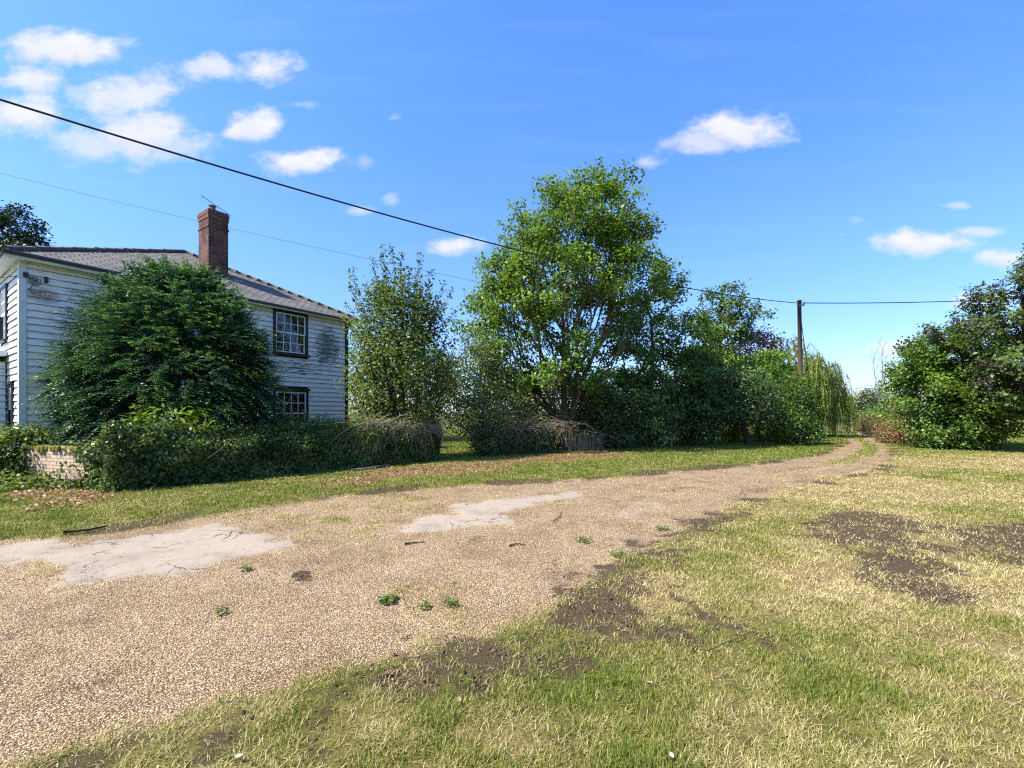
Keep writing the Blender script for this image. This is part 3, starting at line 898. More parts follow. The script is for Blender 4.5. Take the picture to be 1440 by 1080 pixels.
# right side of the track
plant('copper_maple_tree', 'large half purple half green tree at the right edge', 'tree',
      [(368, 1432, 1520), (385, 1405, 1545), (410, 1388, 1570), (435, 1362, 1590), (460, 1350, 1600), (490, 1322, 1610), (520, 1318, 1610), (550, 1335, 1600), (572, 1375, 1590)],
      19.0, 1475, 'mixed', n=480, lpc=72, sig=0.23, boughs=(95, 0.44), size=0.14, trunk_r=0.24, shell=0.45, inner=0.4, top=0.6, bark=BARKD,
      extra=whips([(1312, 458), (1325, 455), (1340, 440), (1380, 402), (1425, 372), (1335, 470), (1372, 420)], 19.0, 1440, 500, lpc=14, sg=0.13))
plant('sycamore_tree', 'green spreading tree overhanging the track edge in front of the purple one', 'tree',
      [(478, 1308, 1345), (495, 1285, 1380), (515, 1262, 1400), (540, 1262, 1410), (565, 1275, 1415), (590, 1290, 1410), (605, 1300, 1400)],
      20.5, 1335, 'main', n=220, lpc=70, sig=0.22, boughs=(40, 0.44), size=0.14, trunk_r=0.14, top=0.55, shell=0.4, bark=BARKD,
      extra=whips([(1252, 512), (1262, 497), (1290, 482), (1258, 530), (1305, 470)], 20.5, 1330, 540, lpc=10, sg=0.11))
plant('laurel_bush', 'glossy low green bush spreading on the grass at the foot of the right trees', 'shrub',
      [(565, 1310, 1375), (585, 1295, 1392), (605, 1288, 1402), (628, 1296, 1396)],
      20.2, 1342, 'mid', n=140, lpc=55, sig=0.27, size=0.12, trunk_r=0.05, stems=5, top=0.5, crown='foliage', stem_name='stem', depthf=0.6)
plant('rough_bush', 'rounded green bush behind the dry weeds right of the track', 'shrub',
      [(572, 1232, 1258), (582, 1222, 1272), (596, 1220, 1278), (604, 1222, 1276)],
      34.0, 1248, 'mid', n=80, lpc=50, sig=0.32, size=0.14, trunk_r=0.05, stems=3, top=0.5, crown='foliage', stem_name='stem')
plant('blossom_bush', 'grey-green bush flecked with white blossom beyond the dry weeds', 'shrub',
      [(548, 1212, 1240), (560, 1200, 1262), (575, 1196, 1262), (592, 1200, 1250)],
      42.0, 1222, 'blossom', n=130, lpc=48, sig=0.36, size=0.17, trunk_r=0.07, stems=3, top=0.5, crown='foliage', stem_name='stem')
plant('thorn_bush', 'small dark bush at the far end of the track by the brick pier', 'shrub',
      [(560, 1184, 1206), (575, 1188, 1212), (590, 1192, 1212)], 62.0, 1203, 'dark', n=60, lpc=40, sig=0.4, size=0.22, trunk_r=0.06, stems=3, top=0.5, crown='foliage', stem_name='stem')


def dead_tree():
    Y = 50.0
    root = empty('dead_tree', ((1234 - CX) / F * Y, Y, 0)); tag(root, 'bare grey dead tree standing above the blossom bush', 'tree')
    base = np.array(root.location)
    b = MB()
    for (x0, x1, y1, r0) in ((1234, 1228, 500, .11), (1236, 1241, 489, .13), (1237, 1247, 503, .09)):
        a_, c_ = P(x0, 592, Y), P(x1, y1, Y + RNG.uniform(-.5, .5))
        pp = [a_.lerp(c_, k / 8) + Vector((RNG.normal(0, .05), RNG.normal(0, .05), 0)) for k in range(9)]
        b.tube([q - Vector(base) for q in pp], [r0 * (1 - .85 * k / 8) for k in range(9)], 6)
        for k in range(3, 9):
            for sgn in (-1, 1):
                q = pp[k] - Vector(base); L = RNG.uniform(.5, 1.1)
                b.tube([q, q + Vector((sgn * L * .3, RNG.normal(0, .2), L * .6)), q + Vector((sgn * L * .42, RNG.normal(0, .25), L * 1.2))], [.03, .022, .012], 4)
    b.build('trunk', BARKP, root, uv=False, smooth=True)


dead_tree()


def weeds(name, label, cat, x0, x1, Y, h, mat, n, group=None):
    """a stand of dry upright stalks with small leaves and seed heads"""
    b = [(x0 - CX) / F * Y, (x1 - CX) / F * Y]
    root = empty(name, ((b[0] + b[1]) / 2, Y, 0)); tag(root, label, cat, group)
    base = np.array(root.location)
    mb = MB(); Cs = []; 
    for i in range(n):
        t = RNG.uniform(-1, 1); q = RNG.uniform(-1, 1)
        x = t * (b[1] - b[0]) / 2; y = q * 0.8
        hh = h * RNG.uniform(0.55, 1.05) * math.sqrt(max(0.1, 1 - 0.6 * t * t))
        tip = (x + RNG.normal(0, 0.14), y + RNG.normal(0, 0.14), hh)
        mid = ((x + tip[0]) / 2 + RNG.normal(0, 0.03), (y + tip[1]) / 2, hh * 0.5)
        mb.tube([(x, y, -0.03), mid, tip], [0.010, 0.008, 0.005], 3, cap=False)
        k = np.linspace(0.15, 1, 26)[:, None]
        Cs.append(np.array([[x, y, 0]]) * (1 - k) + np.array([tip]) * k + RNG.normal(0, 0.05, (26, 3)))
    mb.build('stalks', LM['straw'], root, uv=False)
    C = np.concatenate(Cs); m = len(C)
    C[:, 2] = np.maximum(C[:, 2], 0.03)
    V, Fc, v = leaves(C, unit(RNG.normal(size=(m, 3)) + [0, 0, .3]), 0.12 * RNG.uniform(.6, 1.3, m), 0.035, np.clip(RNG.normal(.5, .25, m), 0, 1))
    arr_mesh('foliage', V, Fc, LM[mat], root, {'v': v})


weeds('dry_weeds', 'rust brown dock stems nearest the right-hand trees', 'weeds', 1246, 1286, 24.0, 1.35, 'rust', 150, 'dry weeds along the right of the track')
weeds('dry_weeds', 'straw pale weeds between the rust brown dock and the blossom bush', 'weeds', 1222, 1252, 31.0, 1.6, 'straw', 120, 'dry weeds along the right of the track')
weeds('dry_weeds', 'narrow pinkish dry weeds farthest along the track side', 'weeds', 1204, 1222, 41.0, 1.7, 'rust', 90, 'dry weeds along the right of the track')
weeds('tall_straw_plant', 'tall pale yellow straw plant against the green spreading tree', 'plant', 1260, 1276, 26.0, 2.6, 'straw', 40)

# behind and beside the house
plant('cypress_tree', 'dark tree top showing behind the house roof', 'tree',
      [(298, 2, 26), (310, -20, 44), (325, -40, 52), (345, -60, 64), (380, -90, 85), (430, -100, 95), (500, -90, 90)],
      30.0, 5, 'conifer', n=360, lpc=95, sig=0.34, boughs=(110, 0.45), size=0.20, trunk_r=0.28, top=0.7, bark=BARKD)
plant('back_garden_tree', 'leafy tree in the garden seen through the gap behind the hawthorn', 'tree',
      [(470, 500, 560), (500, 485, 640), (530, 480, 660), (560, 480, 645), (582, 485, 620), (600, 490, 590)],
      27.0, 560, 'mid', n=200, lpc=55, sig=0.42, size=0.16, trunk_r=0.18, top=0.5, shell=0.4)
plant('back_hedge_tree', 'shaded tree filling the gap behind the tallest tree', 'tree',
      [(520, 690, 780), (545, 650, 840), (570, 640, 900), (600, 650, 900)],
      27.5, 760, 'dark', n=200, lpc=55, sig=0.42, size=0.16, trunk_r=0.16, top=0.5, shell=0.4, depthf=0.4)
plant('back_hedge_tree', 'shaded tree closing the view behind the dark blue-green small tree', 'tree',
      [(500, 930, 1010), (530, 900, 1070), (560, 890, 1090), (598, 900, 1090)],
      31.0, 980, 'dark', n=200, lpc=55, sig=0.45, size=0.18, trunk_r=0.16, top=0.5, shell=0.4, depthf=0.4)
plant('laurel_bush', 'bright yellow-green laurel poking above the ivy covered wall', 'shrub',
      [(570, 205, 232), (580, 186, 290), (592, 182, 298), (606, 185, 298), (625, 190, 295)],
      10.6, 240, 'lime', n=85, lpc=11, sig=0.13, size=0.145, trunk_r=0.03, stems=6, top=0.6, crown='foliage', stem_name='stem', style='long', spread=0.6, depthf=0.35)
plant('fern_bush', 'mixed green shrub in front of the lower sash window', 'shrub',
      [(588, 395, 440), (596, 378, 482), (606, 372, 490), (625, 378, 480)],
      12.9, 428, 'olive', n=95, lpc=34, sig=0.16, size=0.085, trunk_r=0.03, stems=5, top=0.6, crown='foliage', stem_name='stem', style='long', spread=0.7, depthf=0.3)
plant('elder_shrub', 'leafy green shrub growing left of the brick wall end below the house corner', 'shrub',
      [(606, 10, 60), (618, -20, 50), (632, -40, 46), (650, -45, 44), (672, -40, 40)],
      10.3, 20, 'olive', n=150, lpc=34, sig=0.17, size=0.085, trunk_r=0.03, stems=6, top=0.6, crown='foliage', stem_name='stem', spread=0.8, depthf=0.5)

# trees on the horizon
for i, (x, Y, hw, h, m, lab) in enumerate((
        (1165, 160, 14, 7.0, 'mid', 'distant hedgerow tree on the horizon above the willow tips'),
        (1200, 190, 16, 8.5, 'dark', 'distant dark tree on the horizon over the end of the track'),
        (1232, 175, 14, 9.0, 'mid', 'distant tree on the horizon below the dead tree'),
        (1275, 150, 16, 9.0, 'dark', 'distant tree on the horizon behind the right-hand trees'),
        (1395, 120, 18, 6.0, 'mid', 'far hedge tree glimpsed under the purple and green tree'),
        (1450, 115, 22, 7.0, 'dark', 'far dark hedge tree glimpsed at the right edge'))):
    yt = HY - (h - EYE) / Y * F
    yb = HY + EYE / Y * F
    plant('distant_tree', lab, 'tree', [(yt, x - hw * .4, x + hw * .4), (yt * .6 + yb * .4, x - hw, x + hw), (yb - 1, x - hw * .8, x + hw * .8)], Y, x, m,
          n=70, lpc=40, sig=1.0, size=0.55, trunk_r=0.3, twig=0.05, top=0.5, group='hedgerow trees on the horizon')


# ------------------------------------------------------------------ the house
UX, UY = 0.571, 0.821
HOUSE = empty('boarded_house', (-12.4, 11.5, 0), math.atan2(UY, UX))
tag(HOUSE, 'white weatherboarded two-storey house with slate roof and brick chimney', 'house')
LEN, DEP, EAVE = 9.44, 13.0, 5.55


def siding_material():
    t = NT('weatherboard_paint')
    o = t.obj()
    sx = t.n('ShaderNodeSeparateXYZ'); t.l(o, sx.inputs[0])
    x, y, z = sx.outputs
    streak = t.noise(t.scale(o, (1.3, 1.3, 11)), 2.0, 8, 0.72)
    fine = t.noise(t.scale(o, (5, 5, 30)), 3.0, 5, 0.7)
    c = t.mix(fine, (0.69, 0.68, 0.62), (0.83, 0.82, 0.76))
    c = t.mix(t.rng(streak, 0.46, 0.70, 0, 0.70), c, (0.34, 0.37, 0.32))
    def blob(cx, cz, rx, rz):
        a = t.math('POWER', t.math('DIVIDE', t.math('SUBTRACT', x, cx), rx), 2.0)
        b = t.math('POWER', t.math('DIVIDE', t.math('SUBTRACT', z, cz), rz), 2.0)
        return t.rng(t.math('ADD', a, b), 1.25, 0.0, smooth=False)
    m = t.math('MAXIMUM', blob(8.55, 4.25, 0.75, 1.15), blob(1.25, 3.9, 0.75, 1.3))
    m = t.math('MAXIMUM', m, t.math('MULTIPLY', blob(7.3, 3.3, 1.6, 0.5), 0.7))
    m = t.math('MAXIMUM', m, t.math('MULTIPLY', blob(0.6, 2.2, 0.8, 1.0), 0.55))
    m = t.math('MAXIMUM', m, t.math('MULTIPLY', blob(1.6, 5.0, 1.0, 0.3), 0.55))
    dense = t.rng(t.math('ADD', t.math('MULTIPLY', m, 0.31), streak), 0.66, 0.76)
    c = t.mix(t.math('MULTIPLY', dense, t.rng(fine, 0.25, 0.6, 0.35, 1.0)), c, (0.075, 0.095, 0.070))
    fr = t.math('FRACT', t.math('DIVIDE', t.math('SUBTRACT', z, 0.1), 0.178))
    line = t.math('MAXIMUM', t.rng(fr, 0.10, 0.03), t.rng(fr, 0.975, 0.995))  # lap shadow and grime painted as a dark line at each board's edge
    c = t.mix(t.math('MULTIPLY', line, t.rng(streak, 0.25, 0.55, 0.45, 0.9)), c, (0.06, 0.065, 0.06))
    # bare timber where the paint has flaked
    fl = t.math('MULTIPLY', blob(0.38, 4.62, 0.35, 0.22), t.rng(fine, 0.40, 0.48))
    c = t.mix(fl, c, (0.20, 0.13, 0.09))
    c = t.mix(t.rng(t.noise(t.scale(o, (3, 3, 20)), 4, 4), 0.66, 0.70, 0, 0.6), c, (0.25, 0.22, 0.18))
    return t.fin(t.bsdf(c, 0.6, 0.3, t.bump(fine, 0.25, 0.01)))


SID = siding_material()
BLACK = plain('black_paint', (0.016, 0.017, 0.019), 0.45, 0.4)
WHITE = plain('white_joinery', (0.74, 0.75, 0.74), 0.5, 0.4, 0.08)
GREYP = plain('weathered_white', (0.55, 0.58, 0.57), 0.7, 0.3, 0.3, 4)


def glassmat():
    t = NT('old_glass')
    g = t.n('ShaderNodeBsdfGlossy'); g.inputs['Roughness'].default_value = 0.03
    t.l(t.bump(t.noise(t.obj(), 5, 2), 0.06, 0.02), g.inputs['Normal'])
    tr = t.n('ShaderNodeBsdfTransparent'); tr.inputs[0].default_value = (0.75, 0.8, 0.8, 1)
    lw = t.n('ShaderNodeFresnel'); lw.inputs[0].default_value = 1.5
    x = t.n('ShaderNodeMixShader'); t.l(t.math('ADD', lw.outputs[0], 0.04), x.inputs[0])
    t.l(tr.outputs[0], x.inputs[1]); t.l(g.outputs[0], x.inputs[2])
    return t.fin(x.outputs[0])


GLASS = glassmat()
ROOMM = plain('dark_room', (0.06, 0.055, 0.05), 0.9, 0.1)


def siding(M, length, z0, z1, holes, name='wall'):
    """lapped boards: local x along the wall, -y outward"""
    b = MB(); h = 0.178
    k = 0; z = z0
    while z < z1 - 0.02:
        zt = min(z + h + 0.03, z1)
        spans = [(0.0, length)]
        for (a, c, e, f) in holes:
            if f > z + 0.02 and e < z + h - 0.02:
                ns = []
                for (p, q) in spans:
                    if c <= p or a >= q: ns.append((p, q)); continue
                    if a > p: ns.append((p, a))
                    if c < q: ns.append((c, q))
                spans = ns
        for (p, q) in spans:
            n = max(1, int((q - p) / 0.8))
            xs = [p + (q - p) * i / n for i in range(n + 1)]
            jz = [random.uniform(-0.005, 0.005) for _ in xs]; jy = [random.uniform(-0.004, 0.004) for _ in xs]
            vs = []
            for i, x in enumerate(xs):
                vs += [(x, -0.044 + jy[i], z + jz[i]), (x, -0.010, zt), (x, 0.0, z + jz[i] + 0.002)]
            fs = []
            for i in range(n):
                fs += [(3*i, 3*i+3, 3*i+4, 3*i+1), (3*i+2, 3*i+5, 3*i+3, 3*i)]
            b.add(vs, fs, M)
        z += h; k += 1
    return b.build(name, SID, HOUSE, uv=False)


def sash_window(M, u0, u1, z0, z1, cols, rows, label=None, room=True, frame=0.10):
    """black surround, white sliding sashes, glass, black sill; local x along the wall, -y outward"""
    b = MB()
    f = frame
    b.box(u0, u0+f, -0.075, 0.10, z0, z1, M); b.box(u1-f, u1, -0.075, 0.10, z0, z1, M)
    b.box(u0+f, u1-f, -0.073, 0.10, z1-f, z1, M); b.box(u0+f, u1-f, -0.073, 0.10, z0, z0+f*0.6, M)
    w = b.build('window', BLACK, HOUSE, bevel=0.004)
    if label: w['label'] = label
    MB().box(u0-0.06, u1+0.06, -0.13, -0.0755, z0-0.05, z0+0.02, M).build('sill', BLACK, w, bevel=0.006)
    if z1 < 5: MB().box(u0-0.05, u1+0.05, -0.11, -0.0755, z1-0.03, z1+0.05, M).build('drip_board', BLACK, w, bevel=0.004)
    a0, a1, c0, c1 = u0+f, u1-f, z0+f*0.6, z1-f
    zm = (c0 + c1) / 2
    r2 = rows // 2
    g = MB()
    for (lo, hi, y) in ((zm-0.02, c1, -0.035), (c0, zm+0.02, 0.012)):
        s = MB(); e = 0.045
        s.box(a0, a0+e, y-0.02, y+0.02, lo, hi, M); s.box(a1-e, a1, y-0.02, y+0.02, lo, hi, M)
        s.box(a0+e, a1-e, y-0.019, y+0.019, lo, lo+e, M); s.box(a0+e, a1-e, y-0.019, y+0.019, hi-e, hi, M)
        for k in range(1, cols):
            x = a0+e + (a1-a0-2*e) * k / cols
            s.box(x-0.011, x+0.011, y-0.016, y+0.016, lo+e, hi-e, M)
        for k in range(1, r2):
            zz = lo+e + (hi-lo-2*e) * k / r2
            s.box(a0+e, a1-e, y-0.013, y+0.013, zz-0.011, zz+0.011, M)
        s.build('sash', WHITE, w)
        g.quad((a0+e, y, lo+e), (a1-e, y, lo+e), (a1-e, y, hi-e), (a0+e, y, hi-e), M)
    g.build('pane', GLASS, w)
    if room:
        r = MB(); x0, x1, y0, y1, q0, q1 = u0-0.9, u1+0.5, 0.11, 2.4, z0-0.7, z1+0.05
        A = [(x0,y0,q0),(x1,y0,q0),(x1,y1,q0),(x0,y1,q0),(x0,y0,q1),(x1,y0,q1),(x1,y1,q1),(x0,y1,q1)]
        r.add(A, [(0,1,2,3),(7,6,5,4),(2,6,7,3),(0,3,7,4),(1,5,6,2)], M)
        # inner face of the wall round the opening
        r.quad((x0,y0,q0),(u0,y0,q0),(u0,y0,q1),(x0,y0,q1), M); r.quad((u1,y0,q0),(x1,y0,q0),(x1,y0,q1),(u1,y0,q1), M)
        r.quad((u0,y0,q0),(u1,y0,q0),(u1,y0,z0),(u0,y0,z0), M); r.quad((u0,y0,z1),(u1,y0,z1),(u1,y0,q1),(u0,y0,q1), M)
        r.build('room', ROOMM, w)
    return w


I4 = Matrix.Identity(4)
W_UP = (6.33, 7.68, 3.80, 5.42); W_LO = (6.33, 7.70, 0.70, 2.48)
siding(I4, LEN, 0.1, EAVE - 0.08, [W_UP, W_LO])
sash_window(I4, *W_UP, 4, 4, 'upper sash window of sixteen panes with black surround')
sash_window(I4, *W_LO, 4, 4, 'lower sash window half hidden by shrubs')
# left end wall: local x' runs back from the corner, outward is -u
ML = Matrix(((0, 1, 0, 0), (-1, 0, 0, DEP), (0, 0, 1, 0), (0, 0, 0, 1)))       # maps x -> y reversed
LW1 = (DEP - 1.35, DEP - 0.72, 1.05, 2.35); LW2 = (DEP - 2.55, DEP - 1.55, 3.55, 5.1)
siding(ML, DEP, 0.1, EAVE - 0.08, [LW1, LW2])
sash_window(ML, *LW1, 2, 4, 'narrow side window beside the lean-to')
sash_window(ML, *LW2, 4, 4, 'upper window in the end wall')
MR = Matrix(((0, -1, 0, LEN), (1, 0, 0, 0), (0, 0, 1, 0), (0, 0, 0, 1)))
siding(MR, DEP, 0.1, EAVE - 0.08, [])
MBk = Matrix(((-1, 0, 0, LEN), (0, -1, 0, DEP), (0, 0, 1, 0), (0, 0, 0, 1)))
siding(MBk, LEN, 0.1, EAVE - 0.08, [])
plinth = MB(); plinth.box(0.02, LEN-0.02, 0.004, DEP-0.02, -0.1, 0.14)
plinth.build('plinth', plain('plinth_tar', (0.03, 0.03, 0.03)), HOUSE)
MB().box(-0.055, 0.085, -0.06, 0.085, 0.1, EAVE - 0.09).build('corner_board', GREYP, HOUSE, bevel=0.006)
MB().box(LEN-0.09, LEN+0.06, -0.065, 0.09, 0.1, EAVE - 0.09).build('corner_board', BLACK, HOUSE, bevel=0.006)['label'] = 'black corner board at the far end'

# roof
OV = 0.32
AP1 = (5.1, 4.5, 8.05); AP2 = (5.1, DEP - 4.5, 8.05)
c00, c10, c11, c01 = (-OV, -OV, EAVE), (LEN+OV, -OV, EAVE), (LEN+OV, DEP+OV, EAVE), (-OV, DEP+OV, EAVE)


def slate_material():
    t = NT('old_slates')
    uv = t.uv()
    br = t.n('ShaderNodeTexBrick'); t.l(uv, br.inputs['Vector'])
    br.inputs['Color1'].default_value = (0.30, 0.30, 0.30, 1); br.inputs['Color2'].default_value = (0.85, 0.85, 0.85, 1); br.inputs['Mortar'].default_value = (0, 0, 0, 1)
    br.inputs['Scale'].default_value = 1.0; br.inputs['Mortar Size'].default_value = 0.016; br.inputs['Brick Width'].default_value = 0.27; br.inputs['Row Height'].default_value = 0.20
    br.inputs['Bias'].default_value = 0.0
    n1 = t.noise(uv, 1.2, 6, 0.65); n2 = t.noise(uv, 22, 4, 0.7)
    c = t.mix(br.outputs['Color'], (0.050, 0.045, 0.042), (0.150, 0.135, 0.118))
    c = t.mix(t.rng(n1, 0.45, 0.7, 0, 0.6), c, (0.17, 0.145, 0.10))
    c = t.mix(t.rng(n2, 0.55, 0.68, 0, 0.75), c, (0.36, 0.33, 0.22))
    c = t.mix(t.rng(t.noise(uv, 6, 5, 0.7), 0.60, 0.7, 0, 0.8), c, (0.055, 0.048, 0.042))
    c = t.mix(br.outputs['Fac'], c, (0.022, 0.02, 0.02))
    # each slate tilts a little: saw-tooth by course
    sp = t.n('ShaderNodeSeparateXYZ'); t.l(uv, sp.inputs[0])
    saw = t.math('SUBTRACT', 1.0, t.math('FRACT', t.math('DIVIDE', sp.outputs[1], 0.20)))
    h = t.math('ADD', saw, t.math('MULTIPLY', t.math('SUBTRACT', 1.0, br.outputs['Fac']), 0.4))
    h = t.math('ADD', h, t.math('MULTIPLY', n2, 0.4))
    return t.fin(t.bsdf(c, 0.75, 0.25, t.bump(h, 0.9, 0.022)))


SLATE = slate_material()
rb = MB()
rb.add([c00, c10, AP1], [(0, 1, 2)])
rb.add([c10, c11, AP2, AP1], [(0, 1, 2, 3)])
rb.add([c11, c01, AP2], [(0, 1, 2)])
rb.add([c01, c00, AP1, AP2], [(0, 1, 2, 3)])
roof = rb.build('roof', SLATE, HOUSE)
TILE = plain('ridge_clay', (0.085, 0.070, 0.060), 0.85, 0.2, 0.4, 5)
for a, b_ in ((c00, AP1), (c10, AP1), (AP1, AP2), (c01, AP2), (c11, AP2)):
    a, b_ = Vector(a), Vector(b_)
    r = MB(); n = int((b_ - a).length / 0.42)
    for k in range(n):
        p, q = a.lerp(b_, k / n), a.lerp(b_, (k + 0.97) / n)
        p = p + Vector((0, 0, random.uniform(-.008, .012))); q = q + Vector((0, 0, random.uniform(-.008, .012)))
        r.tube([p, q], [0.095, 0.082], 8)
    r.build('ridge_tiles', TILE, roof, uv=False, smooth=True)
s = MB()
zs = EAVE - 0.07
s.quad((-OV+.01, -OV+.01, zs), (-OV+.01, 0.02, zs), (LEN+OV-.01, 0.02, zs), (LEN+OV-.01, -OV+.01, zs))
s.quad((-OV+.01, 0.02, zs), (-OV+.01, DEP, zs), (0.02, DEP, zs), (0.02, 0.02, zs))
s.quad((LEN-.02, 0.02, zs), (LEN-.02, DEP, zs), (LEN+OV-.01, DEP, zs), (LEN+OV-.01, 0.02, zs))
s.build('soffit', GREYP, HOUSE)
fb = MB()
fb.box(-OV+.02, LEN+OV-.02, -OV+.0, -OV+.025, EAVE-0.17, EAVE-0.012); fb.box(-OV, -OV+.02, -OV+.026, DEP+OV, EAVE-0.17, EAVE-0.012)
fb.box(LEN+OV-.02, LEN+OV, -OV+.026, DEP+OV, EAVE-0.17, EAVE-0.012)
fb.build('fascia', GREYP, HOUSE)
gt = MB(); gt.tube([(-OV-.05, -OV-.055, EAVE-0.045), (LEN+OV+.03, -OV-.055, EAVE-0.075)], 0.052, 8); gt.tube([(-OV-.055, -OV-.05, EAVE-0.045), (-OV-.055, DEP, EAVE-0.06)], 0.052, 8)
gt.build('gutter', plain('gutter_iron', (0.06, 0.062, 0.065), 0.5, 0.4), HOUSE, smooth=True)


def brick_material(name, c1, c2, mortar, w=0.225, h=0.075, dirt=(0.05, 0.04, 0.035), dirtamt=0.6):
    t = NT(name)
    uv = t.uv()
    br = t.n('ShaderNodeTexBrick'); t.l(uv, br.inputs['Vector'])
    br.inputs['Color1'].default_value = c1 + (1,); br.inputs['Color2'].default_value = c2 + (1,); br.inputs['Mortar'].default_value = mortar + (1,)
    br.inputs['Scale'].default_value = 1.0; br.inputs['Mortar Size'].default_value = 0.009; br.inputs['Brick Width'].default_value = w; br.inputs['Row Height'].default_value = h
    br.inputs['Mortar Smooth'].default_value = 0.3
    n1 = t.noise(uv, 1.6, 6, 0.65); n2 = t.noise(uv, 30, 4, 0.7)
    c = t.mix(t.rng(n1, 0.42, 0.66, 0, dirtamt), br.outputs['Color'], dirt)
    c = t.mix(t.rng(n2, 0.4, 0.7, 0, 0.4), c, t.mix(1.0, c, (0.5, 0.5, 0.5), 'MULTIPLY'))
    h_ = t.math('ADD', t.math('SUBTRACT', 1.0, br.outputs['Fac']), t.math('MULTIPLY', n2, 0.4))
    return t.fin(t.bsdf(c, 0.88, 0.15, t.bump(h_, 0.8, 0.012)))


BRICK = brick_material('chimney_brick', (0.080, 0.026, 0.017), (0.155, 0.058, 0.036), (0.24, 0.20, 0.165), dirt=(0.030, 0.024, 0.022), dirtamt=0.75)
BRICKP = brick_material('garden_brick', (0.46, 0.31, 0.20), (0.58, 0.43, 0.30), (0.26, 0.21, 0.16), dirt=(0.13, 0.11, 0.07), dirtamt=0.5)
cu, cn, cw, cd = 5.3, 2.3, 0.335, 0.43
ch = MB()
ch.box(cu-cw, cu+cw, cn-cd, cn+cd, 5.9, 8.75)
chim = ch.build('chimney', BRICK, HOUSE, bevel=0.008)
cc = MB()
cc.box(cu-cw-.022, cu+cw+.022, cn-cd-.022, cn+cd+.022, 8.42, 8.50)
cc.box(cu-cw-.02, cu+cw+.02, cn-cd-.02, cn+cd+.02, 8.752, 8.90); cc.box(cu-cw-.035, cu+cw+.035, cn-cd-.035, cn+cd+.035, 8.902, 9.02)
cc.box(cu-cw-.01, cu+cw+.01, cn-cd-.01, cn+cd+.01, 9.022, 9.09)
cc.build('chimney_cap', BRICK, chim, bevel=0.01)
fl = MB(); fl.lathe([(0.13, 9.09), (0.14, 9.14), (0.11, 9.16), (0.105, 9.27), (0.13, 9.29), (0.09, 9.29), (0.085, 9.1)], 12, Matrix.Translation((cu-0.12, cn-0.2, 0)))
fl.build('chimney_pot', TILE, chim, uv=False, smooth=True)
mt = MB(); mt.box(cu-cw-.09, cu+cw+.09, cn-cd-.06, cn-cd-.004, 6.35, 6.62)
# aerial
METAL = plain('aerial_metal', (0.35, 0.35, 0.35), 0.4, 0.5, 0.1, 6, 0.8)
ae = MB(); ae.tube([(cu+0.12, cn, 9.09), (cu+0.12, cn, 9.42)], 0.018, 8)
aer = ae.build('aerial_mast', METAL, HOUSE, uv=False)
ab = MB(); a0 = Vector((cu-0.42, cn-0.05, 9.60)); a1 = Vector((cu+0.62, cn+0.05, 9.26))
ab.tube([a0, a1], 0.013, 6)
for k in range(9):
    p = a0.lerp(a1, 0.06 + 0.92 * k / 8)
    L = 0.11 + 0.02 * k / 8
    ab.tube([p - Vector((0, L, 0)), p + Vector((0, L, 0))], 0.006, 5)
ab.tube([a0 + Vector((0, 0, -.06)), a0 + Vector((0, 0, .06))], 0.012, 5)
ab.tube([(cu+0.12, cn, 9.40), a0.lerp(a1, 0.38)], 0.01, 5)
ab.build('aerial_boom', METAL, aer, uv=False)

# lean-to on the end wall
lt = MB()
for k in range(16):
    z = 0.1 + 0.178 * k
    lt.add([(-2.6, 1.70 - 0.035, z), (-0.06, 1.70 - 0.035, z), (-0.06, 1.70 - 0.01, z + 0.2), (-2.6, 1.70 - 0.01, z + 0.2), (-2.6, 1.70, z + .001), (-0.06, 1.70, z + .001)], [(0, 1, 2, 3), (4, 5, 1, 0)])
lt.box(-2.6, -0.06, 1.702, 5.0, 0.1, 2.9)
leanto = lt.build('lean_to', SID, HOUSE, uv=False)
lr = MB(); lr.add([(-2.9, 1.45, 2.72), (-0.05, 1.45, 3.12), (-0.05, 5.2, 3.12), (-2.9, 5.2, 2.72), (-2.9, 1.45, 2.86), (-0.05, 1.45, 3.26), (-0.05, 5.2, 3.26), (-2.9, 5.2, 2.86)],
                  [(3,2,1,0),(4,5,6,7),(0,1,5,4),(1,2,6,5),(2,3,7,6),(3,0,4,7)])
lr.build('lean_to_roof', GREYP, leanto)
MB().box(-1.9, -0.95, 1.60, 1.664, 0.1, 2.1).build('lean_to_door', BLACK, leanto, bevel=0.006)
# coil of service cable at the corner
cb = MB()
pts = [Vector((0.07, -0.10, 5.05))]
for k in range(34):
    a = k * 0.42
    pts.append(Vector((0.17 + 0.07 * math.cos(a) + 0.003 * k, -0.09 - 0.0012 * k, 4.93 + 0.10 * math.sin(a))))
pts += [Vector((0.13, -0.08, 4.72)), Vector((0.2, -0.07, 4.62))]
cb.tube(pts, 0.010, 6)
cb.box(0.02, 0.11, -0.14, -0.065, 5.0, 5.12)
cb.box(0.40, 0.47, -0.10, -0.03, 4.95, 5.10)
cb.build('cable_coil', BLACK, HOUSE, uv=False)
# white jug on the sill inside the upper window
jug = MB(); jug.lathe([(0.0, 0), (0.055, 0), (0.065, 0.06), (0.05, 0.16), (0.035, 0.22), (0.045, 0.30), (0.03, 0.30), (0.0, 0.28)], 14)
jo = jug.build('ornament', plain('white_china', (0.8, 0.8, 0.78), 0.3, 0.5, 0.05), None, uv=False, smooth=True)
p = HOUSE.matrix_basis @ Vector((7.05, 0.075, 3.865))
jo.location = p
tag(jo, 'small white ornament standing inside the upper sash window', 'ornament')


